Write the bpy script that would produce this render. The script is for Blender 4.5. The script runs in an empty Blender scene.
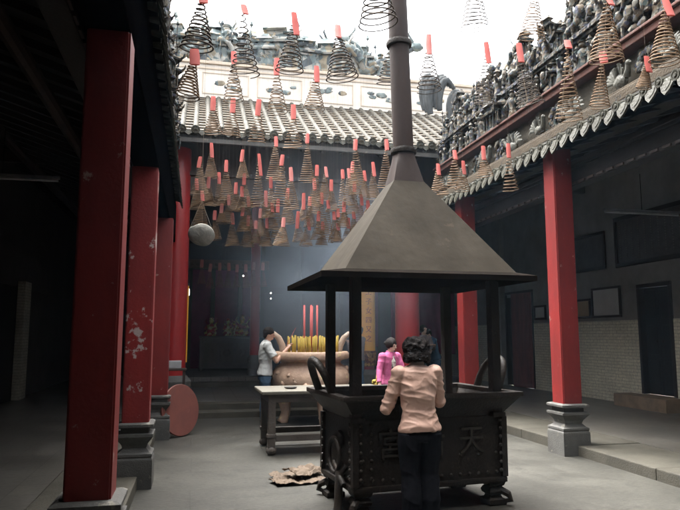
import bpy, bmesh, math, random
from mathutils import Vector, Matrix, noise as mnoise

random.seed(11)
PI = math.pi
HAZE = 0.0006
R = math.radians
sc = bpy.context.scene
COL = sc.collection

# ------------------------------------------------------------------ camera, sky, sun, exposure
cam_d = bpy.data.cameras.new('camera')
cam = bpy.data.objects.new('camera', cam_d)
COL.objects.link(cam)
cam.location = (0, 0, 1.55)
cam.rotation_euler = (R(90 + 7.18), 0, R(-12.77))
cam_d.sensor_width = 36
cam_d.lens = 36 * 635 / 680
cam_d.clip_start = 0.05
cam_d.clip_end = 400
sc.camera = cam

SUN_EL, SUN_AZ = 68.0, -35.0            # azimuth measured from +Y towards +X
world = bpy.data.worlds.new('World')
sc.world = world
world.use_nodes = True
wn = world.node_tree.nodes
sky = wn.new('ShaderNodeTexSky')
sky.sky_type = 'NISHITA'
sky.sun_disc = False
sky.sun_elevation = R(SUN_EL)
sky.sun_rotation = R(SUN_AZ)
sky.air_density = 0.6
sky.dust_density = 8.0
sky.ozone_density = 0.5
wn['Background'].inputs['Strength'].default_value = 0.15
hs = wn.new('ShaderNodeHueSaturation')          # overcast: the blue of the clear-sky model mostly washed out
hs.inputs['Saturation'].default_value = 0.15
world.node_tree.links.new(sky.outputs['Color'], hs.inputs['Color'])
world.node_tree.links.new(hs.outputs['Color'], wn['Background'].inputs['Color'])

sun_d = bpy.data.lights.new('sun', 'SUN')
sun_d.energy = 0.5
sun_d.angle = R(75)
sun_d.color = (1.0, 0.92, 0.78)
sun = bpy.data.objects.new('sun', sun_d)
COL.objects.link(sun)
sv = Vector((math.sin(R(SUN_AZ)) * math.cos(R(SUN_EL)), math.cos(R(SUN_AZ)) * math.cos(R(SUN_EL)), math.sin(R(SUN_EL))))
sun.rotation_euler = sv.to_track_quat('Z', 'Y').to_euler()
sun.location = (0, 8, 20)

sc.view_settings.view_transform = 'Standard'
sc.view_settings.look = 'None'
sc.view_settings.exposure = 3.35
sc.view_settings.gamma = 1.0
sc.view_settings.use_curve_mapping = False
sc.render.engine = 'CYCLES'
sc.cycles.use_denoising = True
sc.cycles.max_bounces = 8
sc.cycles.diffuse_bounces = 5
sc.cycles.volume_bounces = 2
sc.cycles.sample_clamp_indirect = 6

# ------------------------------------------------------------------ materials
def principled(name):
    m = bpy.data.materials.new(name)
    m.use_nodes = True
    return m, m.node_tree.nodes, m.node_tree.links, m.node_tree.nodes['Principled BSDF']

def ramp(nd, stops):
    r = nd.new('ShaderNodeValToRGB')
    e = r.color_ramp.elements
    while len(e) < len(stops):
        e.new(0.5)
    for i, (p, c) in enumerate(stops):
        e[i].position = p
        e[i].color = (*c, 1) if len(c) == 3 else c
    return r

def mat(name, a, b=None, rough=0.7, scale=4.0, metal=0.0, bump=0.0, bscale=None, spots=None, lo=0.35, hi=0.7, stretch=None, rvar=0.0, spec=0.5):
    """noise-mottled surface: colours a..b, optional spots=(colour, scale, threshold) for wear, bump from fine noise"""
    m, nd, lk, bs = principled(name)
    b = b or tuple(c * 0.7 for c in a)
    tc = nd.new('ShaderNodeTexCoord')
    mp = nd.new('ShaderNodeMapping')
    lk.new(tc.outputs['Object'], mp.inputs['Vector'])
    if stretch:
        mp.inputs['Scale'].default_value = stretch
    n = nd.new('ShaderNodeTexNoise')
    n.inputs['Scale'].default_value = scale
    n.inputs['Detail'].default_value = 8
    n.inputs['Roughness'].default_value = 0.62
    lk.new(mp.outputs[0], n.inputs['Vector'])
    r = ramp(nd, [(lo, a), (hi, b)])
    lk.new(n.outputs['Fac'], r.inputs['Fac'])
    out = r.outputs['Color']
    if spots:
        scol, ss, th = spots
        n2 = nd.new('ShaderNodeTexNoise')
        n2.inputs['Scale'].default_value = ss
        n2.inputs['Detail'].default_value = 7
        n2.inputs['Roughness'].default_value = 0.68
        lk.new(tc.outputs['Object'], n2.inputs['Vector'])
        r2 = ramp(nd, [(th, (0, 0, 0)), (th + 0.03, (1, 1, 1))])
        lk.new(n2.outputs['Fac'], r2.inputs['Fac'])
        mx = nd.new('ShaderNodeMixRGB')
        mx.inputs[2].default_value = (*scol, 1)
        lk.new(r2.outputs['Color'], mx.inputs[0])
        lk.new(out, mx.inputs[1])
        out = mx.outputs[0]
    lk.new(out, bs.inputs['Base Color'])
    bs.inputs['Roughness'].default_value = rough
    bs.inputs['Metallic'].default_value = metal
    bs.inputs['Specular IOR Level'].default_value = spec
    if rvar:
        mr = nd.new('ShaderNodeMapRange')
        mr.inputs['To Min'].default_value = max(0.05, rough - rvar)
        mr.inputs['To Max'].default_value = min(1, rough + rvar)
        lk.new(n.outputs['Fac'], mr.inputs['Value'])
        lk.new(mr.outputs[0], bs.inputs['Roughness'])
    if bump:
        n3 = nd.new('ShaderNodeTexNoise')
        n3.inputs['Scale'].default_value = bscale or scale * 6
        n3.inputs['Detail'].default_value = 6
        lk.new(tc.outputs['Object'], n3.inputs['Vector'])
        bp = nd.new('ShaderNodeBump')
        bp.inputs['Strength'].default_value = bump
        bp.inputs['Distance'].default_value = 0.02
        lk.new(n3.outputs['Fac'], bp.inputs['Height'])
        lk.new(bp.outputs[0], bs.inputs['Normal'])
    return m

def brick_mat(name, plane, c1, c2, mortar, bw, bh, ms=0.006, offset=0.5, rough=0.7, bump=0.4, blotch=(0.55, 1.0), rvar=0.0, spec=0.25, grit=False):
    """brick / slab pattern laid in world metres; plane 'xy' for floors, 'yz' or 'xz' for walls"""
    m, nd, lk, bs = principled(name)
    tc = nd.new('ShaderNodeTexCoord')
    sp = nd.new('ShaderNodeSeparateXYZ')
    cb = nd.new('ShaderNodeCombineXYZ')
    lk.new(tc.outputs['Object'], sp.inputs[0])
    for i, ax in enumerate(plane):
        lk.new(sp.outputs['XYZ'.index(ax.upper())], cb.inputs[i])
    bt = nd.new('ShaderNodeTexBrick')
    bt.inputs['Color1'].default_value = (*c1, 1)
    bt.inputs['Color2'].default_value = (*c2, 1)
    bt.inputs['Mortar'].default_value = (*mortar, 1)
    bt.inputs['Scale'].default_value = 1.0
    bt.inputs['Brick Width'].default_value = bw
    bt.inputs['Row Height'].default_value = bh
    bt.inputs['Mortar Size'].default_value = ms
    bt.inputs['Mortar Smooth'].default_value = 0.3
    bt.offset = offset
    nzw = nd.new('ShaderNodeTexNoise')
    nzw.inputs['Scale'].default_value = 5
    av = nd.new('ShaderNodeVectorMath'); av.operation = 'MULTIPLY_ADD'
    av.inputs[1].default_value = (ms * 1.5,) * 3
    lk.new(nzw.outputs['Color'], av.inputs[0])
    lk.new(cb.outputs[0], nzw.inputs['Vector'])
    lk.new(cb.outputs[0], av.inputs[2])
    lk.new(av.outputs[0], bt.inputs['Vector'])
    n = nd.new('ShaderNodeTexNoise')
    n.inputs['Scale'].default_value = 0.9
    n.inputs['Detail'].default_value = 9
    n.inputs['Roughness'].default_value = 0.7
    lk.new(tc.outputs['Object'], n.inputs['Vector'])
    r = ramp(nd, [(0.32, (blotch[0],) * 3), (0.66, (blotch[1],) * 3)])
    lk.new(n.outputs['Fac'], r.inputs['Fac'])
    mx = nd.new('ShaderNodeMixRGB')
    mx.blend_type = 'MULTIPLY'
    mx.inputs[0].default_value = 1
    lk.new(bt.outputs['Color'], mx.inputs[1])
    lk.new(r.outputs['Color'], mx.inputs[2])
    n2 = nd.new('ShaderNodeTexNoise')
    n2.inputs['Scale'].default_value = 22
    n2.inputs['Detail'].default_value = 6
    lk.new(tc.outputs['Object'], n2.inputs['Vector'])
    r2 = ramp(nd, [(0.3, (0.78,) * 3), (0.7, (1.1,) * 3)])
    lk.new(n2.outputs['Fac'], r2.inputs['Fac'])
    mx2 = nd.new('ShaderNodeMixRGB')
    mx2.blend_type = 'MULTIPLY'
    mx2.inputs[0].default_value = 1
    lk.new(mx.outputs[0], mx2.inputs[1])
    lk.new(r2.outputs['Color'], mx2.inputs[2])
    col_out = mx2.outputs[0]
    if grit:
        for sc_, lo_, hi_, c0, c1, dis in ((95, 0.36, 0.62, 0.70, 1.10, 0.0), (2.3, 0.30, 0.47, 0.58, 1.0, 1.5), (0.35, 0.38, 0.6, 0.8, 1.05, 0.6)):
            g = nd.new('ShaderNodeTexNoise')
            g.inputs['Scale'].default_value = sc_
            g.inputs['Detail'].default_value = 8
            g.inputs['Roughness'].default_value = 0.7
            g.inputs['Distortion'].default_value = dis
            lk.new(tc.outputs['Object'], g.inputs['Vector'])
            gr_ = ramp(nd, [(lo_, (c0,) * 3), (hi_, (c1,) * 3)])
            lk.new(g.outputs['Fac'], gr_.inputs['Fac'])
            gm_ = nd.new('ShaderNodeMixRGB'); gm_.blend_type = 'MULTIPLY'; gm_.inputs[0].default_value = 1
            lk.new(col_out, gm_.inputs[1]); lk.new(gr_.outputs['Color'], gm_.inputs[2])
            col_out = gm_.outputs[0]
    lk.new(col_out, bs.inputs['Base Color'])
    bs.inputs['Roughness'].default_value = rough
    bs.inputs['Specular IOR Level'].default_value = spec
    if rvar:
        mr = nd.new('ShaderNodeMapRange')
        mr.inputs['To Min'].default_value = max(0.08, rough - rvar)
        mr.inputs['To Max'].default_value = min(1, rough + rvar)
        lk.new(n.outputs['Fac'], mr.inputs['Value'])
        lk.new(mr.outputs[0], bs.inputs['Roughness'])
    bp = nd.new('ShaderNodeBump')
    bp.inputs['Strength'].default_value = bump
    bp.inputs['Distance'].default_value = 0.01
    ma = nd.new('ShaderNodeMath'); ma.operation = 'MULTIPLY_ADD'
    ma.inputs[1].default_value = -1.0
    lk.new(bt.outputs['Fac'], ma.inputs[0])
    lk.new(n2.outputs['Fac'], ma.inputs[2])
    lk.new(ma.outputs[0], bp.inputs['Height'])
    lk.new(bp.outputs[0], bs.inputs['Normal'])
    return m

def mosaic(name, cols, scale=14, rough=0.75, bump=0.8, rand=True):
    """glazed ceramic patchwork: voronoi cells through a ramp of glaze colours, dirt from noise"""
    m, nd, lk, bs = principled(name)
    tc = nd.new('ShaderNodeTexCoord')
    oi = nd.new('ShaderNodeObjectInfo')
    ad = nd.new('ShaderNodeVectorMath'); ad.operation = 'ADD'
    mu = nd.new('ShaderNodeMath'); mu.operation = 'MULTIPLY'; mu.inputs[1].default_value = 37.0
    lk.new(oi.outputs['Random'], mu.inputs[0])
    lk.new(tc.outputs['Object'], ad.inputs[0])
    if rand:
        lk.new(mu.outputs[0], ad.inputs[1])
    v = nd.new('ShaderNodeTexVoronoi')
    v.inputs['Scale'].default_value = scale
    lk.new(ad.outputs[0], v.inputs['Vector'])
    sp = nd.new('ShaderNodeSeparateColor')
    lk.new(v.outputs['Color'], sp.inputs[0])
    k = len(cols)
    r = ramp(nd, [(i / k, c) for i, c in enumerate(cols)])
    r.color_ramp.interpolation = 'CONSTANT'
    lk.new(sp.outputs[0], r.inputs['Fac'])
    n = nd.new('ShaderNodeTexNoise')
    n.inputs['Scale'].default_value = 7
    n.inputs['Detail'].default_value = 8
    lk.new(ad.outputs[0], n.inputs['Vector'])
    rr = ramp(nd, [(0.35, (0.55,) * 3), (0.62, (1,) * 3)])
    lk.new(n.outputs['Fac'], rr.inputs['Fac'])
    mx = nd.new('ShaderNodeMixRGB'); mx.blend_type = 'MULTIPLY'; mx.inputs[0].default_value = 1
    lk.new(r.outputs['Color'], mx.inputs[1])
    lk.new(rr.outputs['Color'], mx.inputs[2])
    lk.new(mx.outputs[0], bs.inputs['Base Color'])
    bs.inputs['Roughness'].default_value = rough
    bs.inputs['Specular IOR Level'].default_value = 0.2
    bp = nd.new('ShaderNodeBump')
    bp.inputs['Strength'].default_value = bump
    bp.inputs['Distance'].default_value = 0.03
    lk.new(v.outputs['Distance'], bp.inputs['Height'])
    lk.new(bp.outputs[0], bs.inputs['Normal'])
    return m

def glow(name, col, strength):
    m, nd, lk, bs = principled(name)
    bs.inputs['Base Color'].default_value = (*col, 1)
    bs.inputs['Emission Color'].default_value = (*col, 1)
    bs.inputs['Emission Strength'].default_value = strength
    return m

def thin_paper(name, a, b):
    m = mat(name, a, b, rough=0.8, scale=9)
    nd, lk = m.node_tree.nodes, m.node_tree.links
    bs = nd['Principled BSDF']
    tr = nd.new('ShaderNodeBsdfTranslucent')
    tr.inputs['Color'].default_value = (a[0], a[1] * 1.1, a[2] * 1.1, 1)
    mx = nd.new('ShaderNodeMixShader')
    mx.inputs[0].default_value = 0.45
    lk.new(bs.outputs[0], mx.inputs[1])
    lk.new(tr.outputs[0], mx.inputs[2])
    lk.new(mx.outputs[0], nd['Material Output'].inputs['Surface'])
    return m

M = {}
M['court'] = brick_mat('courtyard_stone', 'xy', (0.0663, 0.0632, 0.0531), (0.0632, 0.0603, 0.0508), (0.0567, 0.0540, 0.0453), 1.9, 0.85, 0.008, rough=0.62, bump=0.35, blotch=(0.52, 1.08), rvar=0.18, grit=True)
M['walk'] = brick_mat('walkway_tile', 'xy', (0.1337, 0.1238, 0.1056), (0.1139, 0.1056, 0.0924), (0.0627, 0.0594, 0.0528), 0.40, 0.40, 0.006, offset=0.0, rough=0.34, bump=0.2, blotch=(0.6, 1.1), rvar=0.16, spec=0.5)
M['hallfloor'] = brick_mat('hall_tile', 'xy', (0.17, 0.155, 0.14), (0.14, 0.13, 0.115), (0.07, 0.065, 0.06), 0.45, 0.45, 0.008, offset=0.0, rough=0.4, bump=0.2, blotch=(0.6, 1.1), rvar=0.15)
M['kerb'] = mat('kerb_granite', (0.0812, 0.0753, 0.0604), (0.0547, 0.0512, 0.0414), rough=0.72, scale=2.4, bump=0.35, bscale=60, rvar=0.1, spec=0.15)
M['plinth'] = mat('grey_granite', (0.1198, 0.1169, 0.1084), (0.0742, 0.0725, 0.0684), rough=0.66, scale=3.5, bump=0.3, bscale=70, spots=((0.1882, 0.1768, 0.1482), 5, 0.61), spec=0.2)
M['red'] = mat('red_paint', (0.2118, 0.0162, 0.0137), (0.1122, 0.0089, 0.0076), rough=0.5, scale=3, bump=0.1, bscale=40, rvar=0.1, stretch=(0.8280, 0.8280, 0.2484), spots=((0.3115, 0.2056, 0.1744), 6.5, 0.645))
M['redworn'] = mat('red_paint_peeling', (0.2424, 0.0201, 0.0184), (0.1264, 0.0108, 0.0103), rough=0.5, scale=3, bump=0.15, bscale=40, rvar=0.1, stretch=(0.9500, 0.9500, 0.2850), spots=((0.4180, 0.3344, 0.3093), 3.4, 0.575))
M['redround'] = mat('red_lacquer', (0.3643, 0.0238, 0.0238), (0.3010, 0.0221, 0.0221), rough=0.35, scale=2, bump=0.05, bscale=30, rvar=0.1)
M['iron'] = mat('black_iron', (0.0141, 0.0110, 0.0088), (0.0264, 0.0185, 0.0132), rough=0.6, scale=5, bump=0.35, bscale=45, spots=((0.0484, 0.0299, 0.0194), 9, 0.62), rvar=0.12, spec=0.3)
M['ironworn'] = mat('worn_iron_edges', (0.05, 0.042, 0.034), (0.028, 0.023, 0.019), rough=0.5, scale=14, bump=0.3, bscale=40, spec=0.3)
M['hood'] = mat('hood_steel', (0.040, 0.034, 0.026), (0.023, 0.0195, 0.015), rough=0.7, scale=2.6, bump=0.3, bscale=9, stretch=(1, 1, 0.3), spots=((0.046, 0.037, 0.028), 3.0, 0.62), lo=0.3, hi=0.72, rvar=0.1, spec=0.04)
M['matte_black'] = mat('matte_black', (0.008, 0.007, 0.006), (0.012, 0.01, 0.009), rough=1.0, spec=0.0)  # near-black without gloss, for hood underside, lip and tube hangers
M['pipe'] = mat('flue_steel', (0.045, 0.032, 0.028), (0.026, 0.020, 0.019), rough=0.6, scale=3, bump=0.1, bscale=20, stretch=(1, 1, 0.25), rvar=0.1, spec=0.15)
M['wood'] = mat('dark_wood', (0.045, 0.028, 0.02), (0.025, 0.016, 0.012), rough=0.55, scale=5, bump=0.2, bscale=30, stretch=(1, 1, 0.2))
M['wood2'] = mat('brown_wood', (0.15, 0.075, 0.05), (0.09, 0.045, 0.03), rough=0.6, scale=5, bump=0.2, bscale=30, stretch=(1, 0.3, 1))
M['rooftimber'] = mat('roof_timber', (0.022, 0.018, 0.016), (0.012, 0.01, 0.009), rough=0.75, scale=4, bump=0.2, bscale=25)
M['doorwood'] = mat('door_wood', (0.0112, 0.0104, 0.0112), (0.0072, 0.0068, 0.0076), rough=0.5, scale=5, bump=0.15, bscale=30, stretch=(0.4000, 0.4000, 0.0800))
M['reddoor'] = mat('red_brown_door', (0.2200, 0.0700, 0.0600), (0.1200, 0.0440, 0.0400), rough=0.5, scale=4, bump=0.15, bscale=30, stretch=(2.0000, 2.0000, 0.4000))
M['brickdim'] = brick_mat('pale_grey_brick', 'yz', (0.42, 0.40, 0.32), (0.38, 0.36, 0.29), (0.25, 0.23, 0.19), 0.24, 0.066, 0.006, rough=0.7, bump=0.5, blotch=(0.6, 1.0))  # same brick pattern in a darker tone
M['brick'] = brick_mat('white_painted_brick', 'yz', (0.82, 0.77, 0.60), (0.74, 0.69, 0.53), (0.46, 0.43, 0.33), 0.24, 0.066, 0.006, rough=0.6, bump=0.5, blotch=(0.78, 1.04))
M['plaster'] = mat('grey_plaster', (0.270, 0.257, 0.236), (0.189, 0.182, 0.169), rough=0.8, scale=1.4, bump=0.15, bscale=30)
M['darkplaster'] = mat('shade_dark_plaster', (0.05, 0.046, 0.044), (0.03, 0.028, 0.027), rough=0.85, scale=1.2, bump=0.15, bscale=20)  # low albedo puts the left gallery's shade into the wall colour
M['tanstone'] = mat('tan_stone', (0.26, 0.185, 0.12), (0.17, 0.12, 0.08), rough=0.7, scale=5, bump=0.3, bscale=40)
M['ledge'] = mat('weathered_ledge', (0.0642, 0.0493, 0.0326), (0.0370, 0.0290, 0.0202), rough=0.8, scale=4, bump=0.4, bscale=40, spots=((0.0334, 0.0290, 0.0238), 6, 0.60), spec=0.15)
M['moulding'] = mat('faded_red_moulding', (0.0924, 0.0387, 0.0299), (0.0598, 0.0299, 0.0229), rough=0.7, scale=6, bump=0.3, bscale=40, spots=((0.0739, 0.0598, 0.0510), 8, 0.60), spec=0.15)
M['drip'] = mat('glazed_drip_tile', (0.0575, 0.0575, 0.0449), (0.0299, 0.0275, 0.0203), rough=0.45, scale=7, bump=0.45, bscale=38, spots=((0.0252, 0.0221, 0.0161), 11, 0.58), spec=0.15)
M['barrel'] = mat('pale_barrel_tile', (0.0834, 0.0776, 0.0634), (0.0517, 0.0470, 0.0375), rough=0.7, scale=4, bump=0.3, bscale=25, spots=((0.0348, 0.0306, 0.0253), 5, 0.58), spec=0.15)
M['pan'] = mat('brown_pan_tile', (0.1338, 0.1133, 0.0858), (0.0801, 0.0652, 0.0549), rough=0.8, scale=6, bump=0.4, bscale=25, spec=0.15)
M['ridgewall'] = mat('white_ridge_plaster', (0.72, 0.67, 0.60), (0.58, 0.53, 0.46), rough=0.8, scale=2.5, bump=0.15, bscale=20)
M['ridgeline'] = mat('ochre_ridge_line', (0.58, 0.49, 0.39), (0.52, 0.43, 0.34), rough=0.8, scale=4)
M['relief'] = mat('relief_plaster', (0.0915, 0.0818, 0.0625), (0.0431, 0.0361, 0.0264), rough=0.75, scale=5, bump=0.7, bscale=18, spots=((0.0986, 0.1250, 0.1179), 5, 0.6), spec=0.15)
M['birdwhite'] = mat('white_ceramic_relief', (0.1074, 0.1065, 0.0889), (0.0502, 0.0502, 0.0440), rough=0.5, scale=8, bump=0.6, bscale=25, spots=((0.0502, 0.0440, 0.0361), 9, 0.6), spec=0.15)
M['ceramic'] = mosaic('dark_ceramic_mosaic', [(0.0119, 0.0132, 0.0145), (0.0495, 0.0383, 0.0264), (0.0132, 0.0132, 0.0119), (0.1056, 0.0990, 0.0792), (0.0198, 0.0277, 0.0264), (0.0594, 0.0429, 0.0264), (0.0165, 0.0185, 0.0330)], 16)
M['figure'] = mosaic('glazed_figure', [(0.036, 0.038, 0.038), (0.095, 0.09, 0.074), (0.066, 0.05, 0.034), (0.034, 0.05, 0.048), (0.036, 0.04, 0.06), (0.15, 0.14, 0.11), (0.032, 0.028, 0.024), (0.075, 0.055, 0.034)], 19, bump=0.3)
M['figpale'] = mosaic('glazed_figure_pale', [(0.240, 0.280, 0.272), (0.416, 0.408, 0.368), (0.160, 0.200, 0.200), (0.096, 0.112, 0.120), (0.336, 0.288, 0.208)], 9, bump=0.35)
M['curl'] = mat('grey_curl_plaster', (0.075, 0.08, 0.08), (0.04, 0.043, 0.045), rough=0.7, scale=5, bump=0.4, bscale=25, stretch=(3, 1, 1), spec=0.15)
M['blackbeam'] = mat('shade_black_timber', (0.0012, 0.0012, 0.0014), (0.002, 0.0018, 0.0018), rough=1.0, scale=4, spec=0.0)  # near-black base colour stands in for the shade under the eave
M['coil'] = mat('incense_paste', (0.1672, 0.1012, 0.0528), (0.1100, 0.0660, 0.0352), rough=0.9, scale=20)
M['coilbacklit'] = mat('incense_paste_backlit', (0.0528, 0.0370, 0.0238), (0.0317, 0.0222, 0.0158), rough=0.9, scale=20)  # darker copy of the paste: backlit outline put into the colour
M['tag'] = thin_paper('red_paper', (0.56, 0.17, 0.145), (0.50, 0.13, 0.115))
M['tagpale'] = thin_paper('faded_pink_paper', (0.60, 0.26, 0.235), (0.55, 0.2, 0.18))
M['string'] = mat('string', (0.22, 0.17, 0.12), rough=0.9)
M['urn'] = mat('urn_stone', (0.575, 0.402, 0.287), (0.380, 0.253, 0.184), rough=0.55, scale=4, bump=0.5, bscale=14, spots=((0.632, 0.517, 0.276), 7, 0.61))
M['horn'] = mat('pale_handle', (0.50, 0.39, 0.30), (0.36, 0.27, 0.20), rough=0.5, scale=6, bump=0.2, bscale=20)
M['ash'] = mat('incense_ash', (0.42, 0.30, 0.26), (0.3, 0.2, 0.18), rough=1.0, scale=12, bump=0.7, bscale=40)
M['yellow'] = mat('yellow_incense', (0.48, 0.35, 0.06), (0.34, 0.24, 0.045), rough=0.8, scale=8)
M['pink_stick'] = mat('pink_incense', (0.62, 0.16, 0.15), (0.5, 0.1, 0.1), rough=0.8, scale=8)
M['marble'] = mat('worn_table_top', (0.1301, 0.1202, 0.0946), (0.0906, 0.0828, 0.0650), rough=0.5, scale=3, bump=0.15, bscale=30, spots=((0.0630, 0.0474, 0.0355), 4, 0.68))
M['tableleg'] = mat('grey_brown_wood', (0.0930, 0.0775, 0.0651), (0.0558, 0.0446, 0.0372), rough=0.65, scale=5, bump=0.3, bscale=35, stretch=(0.6200, 0.6200, 0.1550))
M['card'] = mat('brown_cardboard', (0.1050, 0.0725, 0.0450), (0.0700, 0.0475, 0.0300), rough=0.85, scale=6, bump=0.3, bscale=30)
M['disc'] = mat('oxide_red_board', (0.1936, 0.0616, 0.0458), (0.1408, 0.0458, 0.0370), rough=0.6, scale=4, bump=0.1, bscale=20, spots=((0.2640, 0.1144, 0.0880), 9, 0.66))
M['bundle'] = mat('pale_cloth', (0.2640, 0.2584, 0.2218), (0.1584, 0.1584, 0.1373), rough=0.8, scale=7, bump=0.6, bscale=14)
M['gold'] = mat('yellow_lacquer', (0.86, 0.43, 0.035), (0.78, 0.36, 0.03), rough=0.5, scale=4, bump=0.05, bscale=20)
M['goldred'] = mat('red_lettering', (0.36, 0.06, 0.03), (0.28, 0.05, 0.03), rough=0.5)
M['magenta'] = mat('crimson_lacquer', (0.30, 0.03, 0.05), (0.2, 0.02, 0.035), rough=0.4, scale=3)
M['carved'] = mosaic('carved_drum', [(0.30, 0.15, 0.06), (0.15, 0.05, 0.03), (0.42, 0.25, 0.1), (0.1, 0.04, 0.03)], 18)
M['paper'] = mat('white_paper', (0.50, 0.50, 0.47), (0.42, 0.42, 0.40), rough=0.6, scale=3)
M['paperbrown'] = mat('yellowed_paper', (0.40, 0.29, 0.17), (0.32, 0.23, 0.13), rough=0.6, scale=3)
M['frame'] = mat('black_frame', (0.03, 0.02, 0.02), rough=0.4)
M['board'] = mat('dark_carved_board', (0.085, 0.075, 0.065), (0.05, 0.042, 0.036), rough=0.6, scale=6, bump=0.4, bscale=20)
M['boardpale'] = mat('faded_gilt_lettering', (0.17, 0.14, 0.115), (0.11, 0.085, 0.07), rough=0.6, scale=9)
M['tube'] = mat('unlit_tube_glass', (0.45, 0.45, 0.46), rough=0.3)
M['tubebody'] = mat('grey_enamel', (0.2, 0.2, 0.21), rough=0.5)
M['lamp'] = glow('lit_lamp', (1.0, 0.97, 0.9), 0.8)
M['skin'] = mat('skin', (0.50, 0.29, 0.20), (0.42, 0.235, 0.16), rough=0.5, scale=8)
M['skinpale'] = mat('skin_pale', (0.60, 0.40, 0.31), (0.52, 0.33, 0.25), rough=0.5, scale=8)
M['hair'] = mat('black_hair', (0.012, 0.01, 0.01), (0.022, 0.018, 0.017), rough=0.55, scale=30, bump=0.8, bscale=90, stretch=(1, 1, 0.25), spec=0.12)
M['blouse'] = mat('dusty_pink_satin', (0.6688, 0.4400, 0.3520), (0.6160, 0.3872, 0.3036), rough=0.5, scale=4, bump=0.2, bscale=12)
M['black'] = mat('black_cloth', (0.006, 0.007, 0.010), (0.010, 0.010, 0.014), rough=0.85, scale=6, bump=0.2, bscale=20, spec=0.1)
M['shirt'] = mat('white_shirt', (0.5104, 0.5280, 0.5104), (0.4224, 0.4400, 0.4312), rough=0.8, scale=4, bump=0.2, bscale=14)
M['jeans'] = mat('blue_jeans', (0.05, 0.10, 0.16), (0.035, 0.07, 0.12), rough=0.85, scale=9, bump=0.2, bscale=60)
M['cardigan'] = mat('hot_pink_knit', (0.4930, 0.1105, 0.2465), (0.4080, 0.0765, 0.1955), rough=0.9, scale=6, bump=0.3, bscale=70)
M['print'] = mat('black_white_print', (0.6, 0.55, 0.5), (0.06, 0.05, 0.05), rough=0.8, scale=18, lo=0.5, hi=0.53)
M['greycloth'] = mat('grey_cloth', (0.22, 0.18, 0.17), (0.16, 0.13, 0.13), rough=0.85, scale=6)
M['bluecloth'] = mat('blue_cloth', (0.06, 0.12, 0.19), (0.04, 0.09, 0.15), rough=0.85, scale=6)
M['shoe'] = mat('dark_shoe', (0.02, 0.018, 0.016), rough=0.5)
M['eye'] = mat('eye', (0.02, 0.015, 0.012), rough=0.2)
M['lip'] = mat('lip', (0.32, 0.09, 0.08), rough=0.5)
M['altar'] = mat('altar_lacquer', (0.085, 0.07, 0.065), (0.05, 0.042, 0.04), rough=0.45, scale=4, bump=0.3, bscale=16)
M['statue'] = mosaic('painted_statue', [(0.675, 0.420, 0.120), (0.525, 0.090, 0.075), (0.750, 0.630, 0.390), (0.300, 0.180, 0.090), (0.750, 0.540, 0.300)], 11)
M['statuered'] = mosaic('painted_statue_red', [(0.525, 0.075, 0.075), (0.600, 0.450, 0.180), (0.420, 0.060, 0.075), (0.750, 0.600, 0.375)], 10)
M['lantern'] = mat('dim_red_lantern', (0.26, 0.05, 0.04), (0.17, 0.035, 0.03), rough=0.6, scale=6)
M['hallwall'] = mat('dark_wall', (0.075, 0.07, 0.075), (0.045, 0.042, 0.046), rough=0.85, scale=1.1, bump=0.1)  # mottled dark grey for the hall and entrance walls
M['purple'] = mat('crimson_hanging', (0.30, 0.045, 0.12), (0.2, 0.03, 0.09), rough=0.8, scale=3)
M['silverbox'] = mat('white_metal', (0.45, 0.46, 0.46), rough=0.4)
M['dirt'] = mat('earth', (0.16, 0.14, 0.115), (0.11, 0.1, 0.085), rough=0.95, scale=0.6)

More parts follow.
